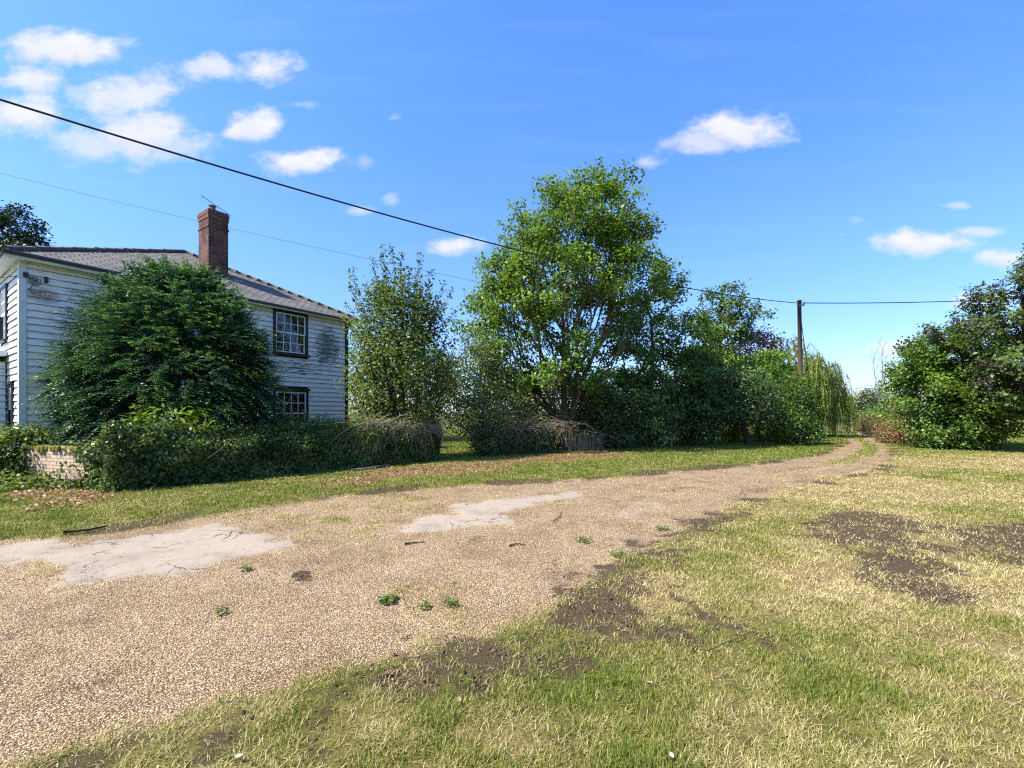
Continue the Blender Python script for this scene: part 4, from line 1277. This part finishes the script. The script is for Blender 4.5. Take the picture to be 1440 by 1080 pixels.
# ------------------------------------------------------------------ garden walls with ivy
def wall_prism(name, pts, h, th, mat, parent, jag=0.02):
    """low wall along ground points; each straight run is a box with a slightly uneven top"""
    b = MB()
    for (a, c) in zip(pts[:-1], pts[1:]):
        a, c = Vector((a[0], a[1], 0)), Vector((c[0], c[1], 0))
        d = (c - a).normalized(); nrm = Vector((-d.y, d.x, 0)) * th / 2
        n = max(1, int((c - a).length / 0.5))
        vs = []; fs = []
        for k in range(n + 1):
            q = a.lerp(c, k / n); t = h + random.uniform(-jag, jag)
            vs += [q - nrm + Vector((0, 0, -.1)), q + nrm + Vector((0, 0, -.1)), q + nrm + Vector((0, 0, t)), q - nrm + Vector((0, 0, t))]
        for k in range(n):
            i = 4 * k
            for e in range(4):
                fs.append((i + e, i + 4 + e, i + 4 + (e + 1) % 4, i + (e + 1) % 4))
        fs += [(3, 2, 1, 0), (4*n, 4*n+1, 4*n+2, 4*n+3)]
        b.add(vs, fs)
    return b.build(name, mat, parent)


WA, WB, WC = (-10.75, 10.2), (-8.05, 9.35), (-2.62, 15.35)
gw = wall_prism('garden_wall', [WA, WB], 0.84, 0.24, BRICKP, None)
tag(gw, 'short pale brick wall with a mossy top, left of the ivy bank', 'wall')
moss = plain('moss', (0.12, 0.115, 0.02), 0.95, 0.1, 0.5, 20)
dm = Vector((WB[0]-WA[0], WB[1]-WA[1], 0)).normalized()
mm = MB()
for k in range(75):
    t = 2.3 * random.random() ** 1.3; q = Vector((WA[0], WA[1], 0.83)) + dm * t + Vector((dm.y, -dm.x, 0)) * random.uniform(-.06, .15)
    r = random.uniform(0.03, 0.075)
    mm.lathe([(r, -0.03 - random.random() ** 3 * .10), (r * 0.95, 0.01), (r * 0.6, 0.028), (0.0, 0.036)], 7, Matrix.Translation(q))
mm.build('moss_cushion', moss, gw, uv=False, smooth=True)
iw = wall_prism('brick_wall', [(WB[0]+.10, WB[1]+.12), WC], 0.92, 0.24, brick_material('old_wall_brick', (0.22, 0.11, 0.07), (0.32, 0.18, 0.11), (0.2, 0.17, 0.14)), None)
tag(iw, 'long low brick wall buried under the dark ivy', 'wall')


def ivy(name, label, a, c, h, n, th=0.22, mat='ivy', size=0.075, top=0.2, lo=0.0, shagg=0.12, ragged=None):
    a, c = np.array(a), np.array(c)
    L = np.linalg.norm(c - a); d = (c - a) / L; nr = np.array([d[1], -d[0]])
    t = RNG.uniform(-0.28, L + 0.1, n)
    s = RNG.random(n)
    face = s < 0.72
    hh = h + 0.42 * (fbm(t * 1.3, t * 0 + 3.3, 5) - 0.5) + top
    z = np.where(face, RNG.random(n) * hh, hh + RNG.normal(0.03, 0.09, n))
    bul = shagg * (fbm(t * 1.7, z * 2.6, 15) * 3.2 - 0.6) + 0.08
    out = np.where(face, th / 2 + bul * RNG.uniform(0.25, 1.0, n), RNG.uniform(-0.3, th / 2 + 0.1, n))
    # rounded shoulder
    sh = sstep(hh - 0.3, hh, z); out = np.where(face, out * (1 - 0.35 * sh * sh), out)
    if ragged is not None:
        keep = ragged(t / L, z, RNG.random(n)); t, z, out, face = t[keep], z[keep], out[keep], face[keep]; n = len(t)
    C = np.stack([a[0] + d[0] * t + nr[0] * out, a[1] + d[1] * t + nr[1] * out, np.maximum(z, 0.03)], 1)
    N0 = np.where(face[:, None], np.array([nr[0], nr[1], 0.35])[None], np.array([nr[0] * .2, nr[1] * .2, 1.0])[None])
    N = unit(N0 + RNG.normal(0, 0.75, (n, 3)))
    ax = unit(np.array([0, 0, -1.0]) + RNG.normal(0, 0.6, (n, 3)))
    S = size * RNG.uniform(0.55, 1.35, n)
    vv = np.clip(0.28 + 0.9 * (fbm(t * 1.1, z * 1.6, 25) - 0.5) + RNG.normal(0, 0.2, n), 0, 1)
    V, Fc, v = leaves(C, N, S, S * 0.85, vv, 0.12, ax)
    o = arr_mesh(name, V, Fc, LM[mat], None, {'v': v})
    return o


o = ivy('ivy', 'x', (WB[0]+.0, WB[1]+.0), WC, 0.93, 36000, size=0.066, shagg=0.2)
tag(o, 'dense dark ivy covering the long low wall below the yew', 'ivy')
o = ivy('ivy', 'x', WA, WB, 0.84, 9000, top=0.08, size=0.08, ragged=lambda t, z, r: r < np.clip(np.abs(t - 0.40) * 2.4 - 0.62 + 0.45 * (z < 0.2) + 0.25 * (z > 0.7) * (t > .3) + 0.9 * (t > .82), 0.015, 1))
tag(o, 'lighter ivy hanging round the exposed pale brick', 'ivy')
# ivy and weeds trailing on the ground at the far left
def ground_cover():
    n = 9000
    u = RNG.uniform(-16, -8.6, n); w = RNG.uniform(7.6, 10.6, n)
    k = fbm(u * 1.0, w * 1.0, 55) + 0.35 * sstep(-9.0, -10.5, u) + 0.25 * sstep(8.3, 9.4, w) > 0.70
    u, w = u[k], w[k]; n = len(u)
    C = np.stack([u, w, height(u, w) + 0.02 + RNG.random(n) * (0.10 + 0.25 * sstep(9, 10, w))], 1)
    V, Fc, v = leaves(C, unit(RNG.normal(0, .45, (n, 3)) + [0, 0, 1.0]), 0.085 * RNG.uniform(.6, 1.3, n), 0.065, np.clip(RNG.normal(.45, .25, n), 0, 1))
    o = arr_mesh('ground_ivy', V, Fc, LM['olive'], None, {'v': v})
    tag(o, 'green ground ivy creeping over the grass before the brick wall', 'ground cover', kind='stuff')


ground_cover()


def creeper(name, label, a, c, h, n, seed, dense=1.0, spread=0.35):
    """tangle of dry pale stems thrown over a wall"""
    rr = random.Random(seed)
    a, c = Vector((a[0], a[1], 0)), Vector((c[0], c[1], 0))
    d = (c - a).normalized(); nr = Vector((d.y, -d.x, 0)); L = (c - a).length
    b = MB()
    for i in range(n):
        t = rr.uniform(0, L); z = h + rr.uniform(-.1, .28)
        p = a + d * t + nr * rr.uniform(-.15, .1); p.z = z
        dx = rr.gauss(0, 0.9); fall = rr.uniform(-0.25, 1.0)
        pts = []
        m = 7
        for k in range(m):
            s_ = k / (m - 1)
            q = p + d * dx * s_ + nr * (0.14 + spread * rr.uniform(.75, 1.1) * math.sin(s_ * 1.5))
            q.z = max(0.02, z + 0.25 * math.sin(s_ * 2.2) - fall * s_ ** 1.7 * z)
            q += Vector((rr.gauss(0, .02), rr.gauss(0, .02), rr.gauss(0, .015)))
            pts.append(q)
        b.tube(pts, [rr.uniform(.003, .007)] * (m - 1) + [.003], 4, cap=False)
    o = b.build(name, plain('dry_stem_' + str(seed), (0.29, 0.23, 0.15), 0.85, 0.15, 0.45, 3), None, uv=False, smooth=True)
    return o


q0 = Vector((WB[0], WB[1], 0)).lerp(Vector((WC[0], WC[1], 0)), 0.66)
o = creeper('dead_creeper', '', (q0.x, q0.y), WC, 0.95, 330, 3, spread=0.2)
tag(o, 'tangle of dead straw-coloured creeper draped over the right end of the ivy', 'creeper')

WD, WE, WF_, WG = (-0.75, 17.1), (1.6, 18.15), (2.55, 18.55), (5.3, 19.6)
bw = wall_prism('broken_wall', [WD, (0.9, 17.85)], 0.88, 0.24, brick_material('broken_brick', (0.20, 0.09, 0.055), (0.30, 0.15, 0.085), (0.16, 0.13, 0.1)), None, 0.05)
tag(bw, 'crumbling low brick wall under dead brambles, right of the gap', 'wall')
cp = wall_prism('coping', [(WD[0]+.25, WD[1]+.11), (0.7, 17.76)], 0.0, 0.30, plain('coping_clay', (0.30, 0.15, 0.09), 0.85), bw)
cp.data.transform(Matrix.Translation((0, 0, 0.985)))
def green_panel():
    t = NT('green_board'); o = t.obj()
    nz = t.noise(t.scale(o, (12, 12, 1.5)), 2, 5, 0.7)
    m = t.fin(t.bsdf(t.mix(t.rng(nz, .35, .7), (0.016, 0.030, 0.016), (0.075, 0.085, 0.055)), 0.8, 0.2))
    a, c = Vector((2.35, 18.5, 0)), Vector((3.75, 19.0, 0))
    d = (c - a).normalized(); nr = Vector((d.y, -d.x, 0))
    root = empty('board_fence', a); tag(root, 'mossy green board fence beside the brick wall below the tallest tree', 'fence')
    b = MB(); x = 0.0; L = (c - a).length
    Mx = Matrix((( d.x, -nr.x, 0, 0), (d.y, -nr.y, 0, 0), (0, 0, 1, 0), (0, 0, 0, 1)))
    while x < L:
        w = random.uniform(.11, .15); y = random.uniform(-.012, .012)
        b.box(x, x + w - .012, y - .012, y + .012, -.05, 0.74 + random.uniform(-.22, .06), Mx @ Matrix.Rotation(random.uniform(-.03, .03), 4, 'Y')); x += w + random.uniform(0, .02)
    b.build('boards', m, root, bevel=.003)
    for x in (0.05, L * .5, L - .05):
        MB().box(x-.045, x+.045, .03, .12, -.1, .86, Mx).build('post', BARKD, root, bevel=.004)


green_panel()
o = creeper('dead_brambles', '', (WD[0]-.1, WD[1]-.05), (2.4, 18.4), 0.92, 130, 8, spread=0.25)
tag(o, 'tangle of dead brown brambles over the crumbling low wall', 'creeper')
o = ivy('ivy', 'x', (-0.9, 17.0), (1.5, 18.05), 0.9, 2600, top=0.12, size=0.09, mat='dark')
tag(o, 'sparse dark ivy on the crumbling low wall', 'ivy')
plant('fuchsia_bush', 'small light bush at the gap end of the crumbling wall', 'shrub', [(600, 668, 686), (615, 664, 694), (632, 664, 692), (643, 666, 688)], 16.9, 677, 'grey', n=45, lpc=40, sig=0.15,
      size=0.075, trunk_r=0.03, stems=4, top=0.5, crown='foliage', stem_name='stem', depthf=0.7)

build_litter()

# long fallen branch pieces under the trees
def branch_piece(name, label, cat, px, r, mat, z=0.03, group=None):
    pts = []
    for (x, y) in px:
        X, Y = G(x, y); pts.append(Vector((X, Y, float(height(np.array([X]), np.array([Y]))[0]) + z)))
    b = MB()
    fine = []
    for a, c in zip(pts[:-1], pts[1:]):
        for k in range(4): fine.append(a.lerp(c, k / 4) + Vector((random.gauss(0, r * .3), random.gauss(0, r * .3), abs(random.gauss(0, r * .3)))))
    fine.append(pts[-1])
    n = len(fine)
    b.tube(fine, [r * (1 - 0.5 * i / (n - 1)) for i in range(n)], 6)
    o = b.build(name, mat, None, uv=False, smooth=True)
    tag(o, label, cat, group)
    return o


branch_piece('fallen_twig', 'straight dark stick on the gravel below the middle concrete patch', 'twig', [(568, 762), (597, 758)], 0.011, BARKD, 0.014)
branch_piece('fallen_twig', 'thin forked twig standing out beside the middle concrete patch', 'twig', [(778, 732), (786, 726), (790, 717)], 0.009, BARKD, 0.02)
branch_piece('fallen_twig', 'long bleached stalk lying across the near dry grass', 'twig', [(995, 922), (1030, 905), (1068, 892)], 0.004, LM['straw'], 0.03)
branch_piece('fallen_branch', 'weathered branch on the verge edge behind the left concrete slab', 'branch', [(90, 752), (125, 748), (150, 742)], 0.022, BARKD, 0.03)
branch_piece('fallen_branch', 'pale bent stick leaning out of the ivy onto the verge', 'branch', [(212, 692), (222, 684), (229, 680)], 0.014, BARKP, 0.05)
branch_piece('fallen_branch', 'grey cut branch lying at the foot of the dead creeper', 'branch', [(495, 664), (520, 661), (548, 655)], 0.025, BARKP, 0.05)
branch_piece('fallen_branch', 'crooked grey branch lying below the crumbling wall', 'branch', [(735, 634), (770, 630), (800, 632)], 0.025, BARKP, 0.05)
branch_piece('fallen_twig', 'short twig lying in the gravel below the forked twig', 'twig', [(716, 764), (728, 762), (738, 764)], 0.010, BARKD, 0.012)


def dead_leaf(label, x, y, s, col):
    X, Y = G(x, y)
    z = float(height(np.array([X]), np.array([Y]))[0]) + 0.03
    vs = []; fs = []
    n = 9
    for i in range(n):
        t = i / (n - 1); w = math.sin(math.pi * min(1, t * 0.96 + 0.04)) ** 0.7 * 0.32 * (1 - 0.25 * t)
        for j in (-1, 0, 1):
            vs.append((s * (t - .5), s * w * j, s * (0.10 * abs(j) + 0.12 * (t - .5) ** 2 + random.uniform(-.02, .02))))
    for i in range(n - 1):
        for j in range(2):
            a = i * 3 + j; fs.append((a, a + 3, a + 4, a + 1))
    b = MB(); b.add(vs, fs, Matrix.Translation((X, Y, z)) @ Matrix.Rotation(random.uniform(0, 6.28), 4, 'Z') @ Matrix.Rotation(random.uniform(-.3, .3), 4, 'X'))
    o = b.build('fallen_leaf', plain('leaf_dry_%d' % x, col, 0.7, 0.2), None, uv=False, smooth=True)
    tag(o, label, 'leaf', 'dry leaves on the near grass')


dead_leaf('tan dry leaf on the green tuft below the dark stain', 645, 991, 0.05, (0.264, 0.18, 0.092))
dead_leaf('pale grey-white dry leaf on the near grass below the bleached stalk', 913, 966, 0.045, (0.303, 0.26, 0.197))
dead_leaf('whitish dry leaf lowest on the near grass, left of the others', 336, 1074, 0.035, (0.33, 0.285, 0.218))
dead_leaf('curled white leaf lowest on the near grass, under the grey-white one', 945, 1073, 0.035, (0.33, 0.285, 0.218))
dead_leaf('pale leaf on the right bare soil patch', 1431, 768, 0.06, (0.33, 0.285, 0.21))
dead_leaf('pale leaf in the middle of the left bare soil patch', 1266, 785, 0.06, (0.275, 0.225, 0.151))


def weed_tuft(label, x, y, r, n):
    X, Y = G(x, y)
    h0 = float(height(np.array([X]), np.array([Y]))[0])
    th = RNG.uniform(0, 6.28, n); rr = r * np.sqrt(RNG.random(n))
    C = np.stack([rr * np.cos(th), rr * np.sin(th), 0.015 + 0.035 * RNG.random(n)], 1)
    ax = unit(np.stack([np.cos(th), np.sin(th), np.full(n, 0.5)], 1) + RNG.normal(0, .4, (n, 3)))
    V, Fc, v = leaves(C, unit(RNG.normal(0, .5, (n, 3)) + [0, 0, 1]), 0.05 * RNG.uniform(.6, 1.3, n), 0.014, np.clip(RNG.normal(.5, .3, n), 0, 1), 0.1, ax)
    o = arr_mesh('weed_tuft', V, Fc, LM['olive'], None, {'v': v})
    o.location = (X, Y, h0)
    tag(o, label, 'weed', 'green weeds rooted in the gravel')


weed_tuft('largest green weed tuft in the middle of the gravel', 545, 838, 0.085, 150)
weed_tuft('thin green weed just right of the largest tuft', 597, 850, 0.05, 45)
weed_tuft('flat green weed on the gravel right of the thin one', 634, 847, 0.06, 60)
weed_tuft('small green weed below the left concrete slab', 345, 799, 0.06, 60)
weed_tuft('tiny green weed on the gravel between the slab and the largest tuft', 312, 857, 0.045, 35)
weed_tuft('green weed on the gravel near the dark soil edge', 868, 780, 0.09, 90)
weed_tuft('green weed on the gravel right of the forked twig', 820, 758, 0.11, 110)
weed_tuft('green weed at the edge of the faint concrete patch', 932, 742, 0.09, 80)


# ------------------------------------------------------------------ pole, wires
def pole():
    Y = 28.0
    top = P(1124, 424, Y); bx = (1127 - CX) / F * Y
    root = empty('utility_pole', (bx, Y, 0)); tag(root, 'brown wooden utility pole standing among the trees by the track', 'pole')
    lean = Vector((top.x - bx, 0, top.z))
    t = NT('creosote_pole'); o = t.obj()
    nz = t.noise(t.scale(o, (10, 10, 1)), 2, 5)
    m = t.fin(t.bsdf(t.mix(nz, (0.045, 0.030, 0.022), (0.125, 0.088, 0.065)), 0.8, 0.2, t.bump(nz, .4, .01)))
    b = MB(); b.tube([Vector((0, 0, -.1)), lean * .5, lean], [0.135, 0.125, 0.11], 12)
    b.build('shaft', m, root, uv=False, smooth=True)
    b = MB(); b.lathe([(0.145, 0), (0.145, .05), (0.0, .12)], 12, Matrix.Translation(lean)); b.build('cap', BLACK, root, uv=False)
    b = MB()
    b.box(-.22, .22, -.17, -.12, -.30, -.22, Matrix.Translation(lean))
    for x in (-.2, .2):
        b.lathe([(0.03, -.22), (.05, -.17), (.035, -.13), (.05, -.1), (0.0, -.05)], 8, Matrix.Translation(lean + Vector((x, -.145, 0))))
    b.build('bracket', plain('bracket_metal', (0.05, 0.05, 0.05), .5, .4), root, uv=False)
    g = P(1143, 500, Y + .5)
    foot = Vector((g.x + 0.6 - bx, 1.0, -.05))
    b = MB(); b.tube([lean + Vector((0, 0, -.35)), foot], 0.022, 5); b.build('stay_wire', BLACK, root, uv=False)
    return top


PT = pole()
WIRE = plain('cable_black', (0.012, 0.012, 0.014), .6, .3)


def wire(label, pts, r):
    b = MB(); b.tube(pts, r, 6)
    o = b.build('overhead_wire', WIRE, None, uv=False, smooth=True)
    tag(o, label, 'wire'); return o


def quadfit(A, B, C, n=48, ext=1.25):
    """parabola through A (t=0), B (t=.5) and C (t=1) in height, straight in plan"""
    out = []
    for k in range(n + 1):
        t = ext * k / n
        x = A[0] + (C[0] - A[0]) * t; y = A[1] + (C[1] - A[1]) * t
        z = A[2] * (2*t-1) * (t-1) + B * 4 * t * (1-t) + C[2] * t * (2*t-1)
        out.append(Vector((x, y, z)))
    return out


a = P(1121, 426, 28.0); c = P(0, 140, 8.7)
wire('thick black cable sloping across the sky to the utility pole', quadfit(a, 7.28, c), 0.022)
a = P(1127, 426, 28.0); c = P(1560, 409, 40.0)
wire('thin twisted wire leading right from the utility pole', quadfit(a, 10.05, c, ext=1.4), 0.030)
pts = []
for k in range(31):
    t = k / 30; x = -180 + (820 + 180) * t
    y = 198 + 0.0 + (x + 180) * 0.2285 + 8 * math.sin(math.pi * t)
    pts.append(P(x, y, 32.0 + 6 * t))
wire('fine pale wire passing behind the brick chimney', pts, 0.011)
e = HOUSE.matrix_basis @ Vector((0.05, -0.1, 5.05))
wire('short black service wire reaching the house corner from the left', [e.lerp(Vector((-22, 14.0, 5.9)), k / 8) + Vector((0, 0, -.25 * math.sin(math.pi * k / 8))) for k in range(9)], 0.010)


# ------------------------------------------------------------------ far end of the track
def car():
    Y = 84.0
    root = empty('parked_car', ((1187 - CX) / F * Y, Y, 0), math.radians(-22)); tag(root, 'silver-blue car parked at the far end of the track', 'car')
    paint = plain('car_paint', (0.20, 0.26, 0.32), .25, .6, .05)
    tyre = plain('tyre', (0.015, 0.015, 0.016), .8, .2); gl = plain('car_glass', (0.02, 0.025, 0.03), .08, .6, .05)
    rim = plain('alloy', (.4, .4, .42), .3, .5, .1, 5, .8)
    side = [(-2.05, .32), (-2.1, .62), (-1.95, .82), (-1.1, .95), (1.55, .98), (2.05, .86), (2.1, .5), (2.05, .32)]
    b = MB(); n = len(side)
    for_v = []
    for w, ins in ((-.82, .0), (.82, .0)):
        for (y, z) in side: for_v.append((w, y, z))
    fs = [tuple(range(n)), tuple(range(n, 2*n))[::-1]] + [(i, n+i, n+(i+1) % n, (i+1) % n) for i in range(n)]
    b.add(for_v, fs)
    b.build('body', paint, root, uv=False, bevel=.06)
    cabp = [(-1.05, .93, .76), (-.45, 1.42, .62), (.95, 1.46, .62), (1.75, .96, .76)]
    b = MB(); vs = [(-w, y, z) for y, z, w in cabp] + [(w, y, z) for y, z, w in cabp]
    b.add(vs, [(0,1,2,3), (7,6,5,4), (0,4,5,1), (1,5,6,2), (2,6,7,3), (3,7,4,0)]); b.build('windows', gl, root, uv=False, bevel=.03)
    b = MB(); b.add([(-.62,-.45,1.43),(.62,-.45,1.43),(.62,.95,1.47),(-.62,.95,1.47),(-.6,-.4,1.47),(.6,-.4,1.47),(.6,.9,1.51),(-.6,.9,1.51)], [(3,2,1,0),(4,5,6,7),(0,1,5,4),(1,2,6,5),(2,3,7,6),(3,0,4,7)])
    b.build('roof', paint, root, uv=False, bevel=.015)
    for sx in (-.78, .78):
        for y in (-1.3, 1.3):
            Mw = Matrix.Translation((sx, y, .32)) @ Matrix.Rotation(math.radians(90), 4, 'Y')
            wb = MB(); wb.lathe([(.0, -.11), (.3, -.11), (.32, -.07), (.32, .07), (.3, .11), (0, .11)], 16, Mw); w = wb.build('wheel', tyre, root, uv=False)
            rb_ = MB(); rb_.lathe([(.0, -.125), (.19, -.115), (.19, .115), (0, .125)], 12, Mw); rb_.build('rim', rim, w, uv=False)
        MB().box(sx*.78-.16, sx*.78+.16, -2.13, -2.06, .6, .74).build('headlight', plain('lamp_glass', (.6, .6, .58), .1, .6), root, uv=False, bevel=.02)
    MB().box(-.25, .25, -2.135, -2.11, .4, .51).build('number_plate', plain('plate', (.7, .7, .66)), root, uv=False)
    MB().box(-.5, .5, -2.125, -2.09, .54, .66).build('grille', tyre, root, uv=False)


car()
x, Y = (1199 - CX) / F * 74, 74.0
bp = empty('brick_pier', (x, Y, 0)); tag(bp, 'small orange brick pier beside the far end of the track', 'pier')
b = MB(); b.box(-.5, .5, -.5, .5, -.1, 1.5); b.build('shaft', brick_material('pier_brick', (.42, .19, .11), (.5, .27, .17), (.4, .35, .3)), bp)
b = MB(); b.box(-.58, .58, -.58, .58, 1.502, 1.62); b.add([(-.58, -.58, 1.622), (.58, -.58, 1.622), (.58, .58, 1.622), (-.58, .58, 1.622), (0, 0, 1.85)], [(0,1,4),(1,2,4),(2,3,4),(3,0,4)])
b.build('cap', TILE, bp)

# ------------------------------------------------------------------ light and sky
SUN_EL = math.radians(52)
SH = Vector((-0.90, -0.435, 0)).normalized()
S = Vector((SH.x * math.cos(SUN_EL), SH.y * math.cos(SUN_EL), math.sin(SUN_EL)))
sl = bpy.data.lights.new('sun', 'SUN'); sl.energy = 4.8; sl.angle = math.radians(0.53); sl.color = (1.0, 0.945, 0.86)
so = bpy.data.objects.new('sun', sl); COL.objects.link(so); so.rotation_euler = S.to_track_quat('Z', 'Y').to_euler()
so.location = (-30, 10, 40)

w = bpy.data.worlds.new('World'); scene.world = w; w.use_nodes = True
nt = w.node_tree; nt.nodes.clear()


class WT(NT):
    def __init__(s, tree): s.t = tree


t = WT(nt)
out = t.n('ShaderNodeOutputWorld'); bg = t.n('ShaderNodeBackground'); t.l(bg.outputs[0], out.inputs[0])
sky = t.n('ShaderNodeTexSky'); sky.sky_type = 'NISHITA'; sky.sun_disc = False
sky.sun_elevation = SUN_EL; sky.sun_rotation = math.atan2(SH.x, SH.y) % (2 * math.pi)
sky.air_density = 1.0; sky.dust_density = 0.6; sky.ozone_density = 1.5; sky.altitude = 20
hs = t.n('ShaderNodeHueSaturation'); t.l(sky.outputs[0], hs.inputs['Color']); hs.inputs['Saturation'].default_value = 1.22; hs.inputs['Value'].default_value = 1.0
g0 = t.n('ShaderNodeTexCoord').outputs['Generated']
sp0 = t.n('ShaderNodeSeparateXYZ'); t.l(g0, sp0.inputs[0])
tint = t.ramp(sp0.outputs[2], [(0.0, (0.40, 0.45, 0.60)), (0.12, (0.50, 0.54, 0.69)), (0.35, (0.64, 0.70, 0.86)), (0.6, (0.66, 0.78, 0.92))])
skyc = t.mix(1.0, hs.outputs[0], tint, 'MULTIPLY')
skyc = t.mix(1.0, skyc, (1.0, 1.0, 1.10), 'MULTIPLY')
# clouds: placed by azimuth and elevation
g = t.n('ShaderNodeTexCoord').outputs['Generated']
nrm = t.n('ShaderNodeVectorMath', operation='NORMALIZE'); t.l(g, nrm.inputs[0])
sp = t.n('ShaderNodeSeparateXYZ'); t.l(nrm.outputs[0], sp.inputs[0])
fy = t.math('MAXIMUM', sp.outputs[1], 0.05)
az = t.math('DIVIDE', sp.outputs[0], fy); el = t.math('DIVIDE', sp.outputs[2], fy)
front = t.rng(sp.outputs[1], 0.1, 0.3)
cv = t.n('ShaderNodeCombineXYZ'); t.l(az, cv.inputs[0]); t.l(t.math('MULTIPLY', el, 1.6), cv.inputs[1])
n1 = t.n('ShaderNodeTexNoise'); t.l(cv.outputs[0], n1.inputs['Vector']); n1.inputs['Scale'].default_value = 8; n1.inputs['Detail'].default_value = 9; n1.inputs['Roughness'].default_value = 0.62
n2 = t.n('ShaderNodeTexNoise'); t.l(cv.outputs[0], n2.inputs['Vector']); n2.inputs['Scale'].default_value = 20; n2.inputs['Detail'].default_value = 6; n2.inputs['Roughness'].default_value = 0.6
fluff = t.math('ADD', t.math('MULTIPLY', t.math('SUBTRACT', n1.outputs['Fac'], 0.5), 2.6), t.math('MULTIPLY', t.math('SUBTRACT', n2.outputs['Fac'], 0.5), 1.1))


def azel(x, y):
    return (x - CX) / F, -(y - HY) / F


CL = [  # photo centre x, y, half width, half height, strength
    (95, 68, 85, 27, 1.0), (60, 60, 45, 22, 0.8), (45, 112, 60, 20, 0.9), (170, 135, 85, 36, 0.85), (30, 160, 75, 28, 1.0), (200, 185, 95, 38, 0.9), (130, 205, 60, 26, 0.7), (250, 205, 60, 24, 0.6),
    (300, 95, 48, 17, 0.8), (370, 95, 52, 24, 1.0), (352, 178, 38, 24, 1.0), (418, 226, 62, 20, 1.0), (425, 147, 24, 7, 0.4), (555, 166, 14, 6, 0.55), (498, 297, 24, 7, 0.6), (552, 282, 15, 9, 0.35), (515, 227, 14, 9, 0.3),
    (1040, 180, 72, 28, 1.0), (985, 200, 55, 16, 0.75), (908, 229, 20, 8, 0.65), (636, 347, 44, 14, 1.0), (1300, 340, 80, 18, 1.0), (1375, 326, 45, 8, 0.6), (1350, 289, 22, 6, 0.6), (1415, 362, 42, 15, 0.9),
    (1265, 490, 52, 15, 0.8), (1370, 425, 50, 16, 0.5), (1207, 309, 14, 7, 0.35)]
dens = None; lows = None
for (x, y, rx, ry, s_) in CL:
    a0_, e0_ = azel(x, y)
    ra = (azel(x + rx, y)[0] - azel(x - rx, y)[0]) / 2; re = (azel(x, y - ry)[1] - azel(x, y + ry)[1]) / 2
    da = t.math('DIVIDE', t.math('SUBTRACT', az, a0_), ra); de = t.math('DIVIDE', t.math('SUBTRACT', el, e0_), re)
    # flatter below, fuller above
    d2 = t.math('SQRT', t.math('ADD', t.math('MULTIPLY', da, da), t.math('MULTIPLY', de, de)))
    k = t.math('MULTIPLY', t.rng(t.math('ADD', d2, t.math('MULTIPLY', fluff, -0.95 if rx > 30 else -1.5)), *((1.28, 0.26) if rx > 30 else (1.3, -0.2))), s_)
    low = t.math('MULTIPLY', t.rng(de, 0.1, -0.9), k) if rx > 30 else 0.0
    lows = low if lows is None else t.math('MAXIMUM', lows, low)
    dens = k if dens is None else t.math('MAXIMUM', dens, k)
cir = t.n('ShaderNodeTexNoise'); mp = t.n('ShaderNodeMapping'); t.l(cv.outputs[0], mp.inputs[0]); mp.inputs['Scale'].default_value = (1.5, 9, 1); mp.inputs['Rotation'].default_value = (0, 0, 0.12)
t.l(mp.outputs[0], cir.inputs['Vector']); cir.inputs['Scale'].default_value = 1.6; cir.inputs['Detail'].default_value = 5
veil = t.math('MULTIPLY', t.rng(cir.outputs['Fac'], 0.45, 0.8), 0.045)
dens = t.math('MULTIPLY', t.math('MAXIMUM', dens, veil), front)
CLOUD_V = 2.75
shade = t.rng(n2.outputs['Fac'], 0.3, 0.7)
ccol = t.mix(shade, (CLOUD_V * .90, CLOUD_V * .90, CLOUD_V * .98), (CLOUD_V, CLOUD_V * .98, CLOUD_V))
ccol = t.mix(t.math('MULTIPLY', lows, 0.55), ccol, (CLOUD_V * .72, CLOUD_V * .74, CLOUD_V * .88))
final = t.mix(t.math('MULTIPLY', dens, 0.92), skyc, ccol)
t.l(final, bg.inputs[0]); bg.inputs[1].default_value = 0.15

RNG = np.random.default_rng(77)
build_grass(330000, 1.22, 1.85, 'straw dry mown grass running on past the right edge of the view')

# ------------------------------------------------------------------ output
scene.view_settings.view_transform = 'Standard'
scene.view_settings.look = 'None'
scene.view_settings.exposure = 1.32
scene.view_settings.gamma = 1.0
scene.render.engine = 'CYCLES'
cy = scene.cycles
cy.max_bounces = 6; cy.diffuse_bounces = 3; cy.glossy_bounces = 3; cy.transmission_bounces = 4; cy.transparent_max_bounces = 8
cy.use_denoising = False
cy.pixel_filter_type = 'BLACKMAN_HARRIS'; cy.filter_width = 1.2
cy.sample_clamp_indirect = 4.0
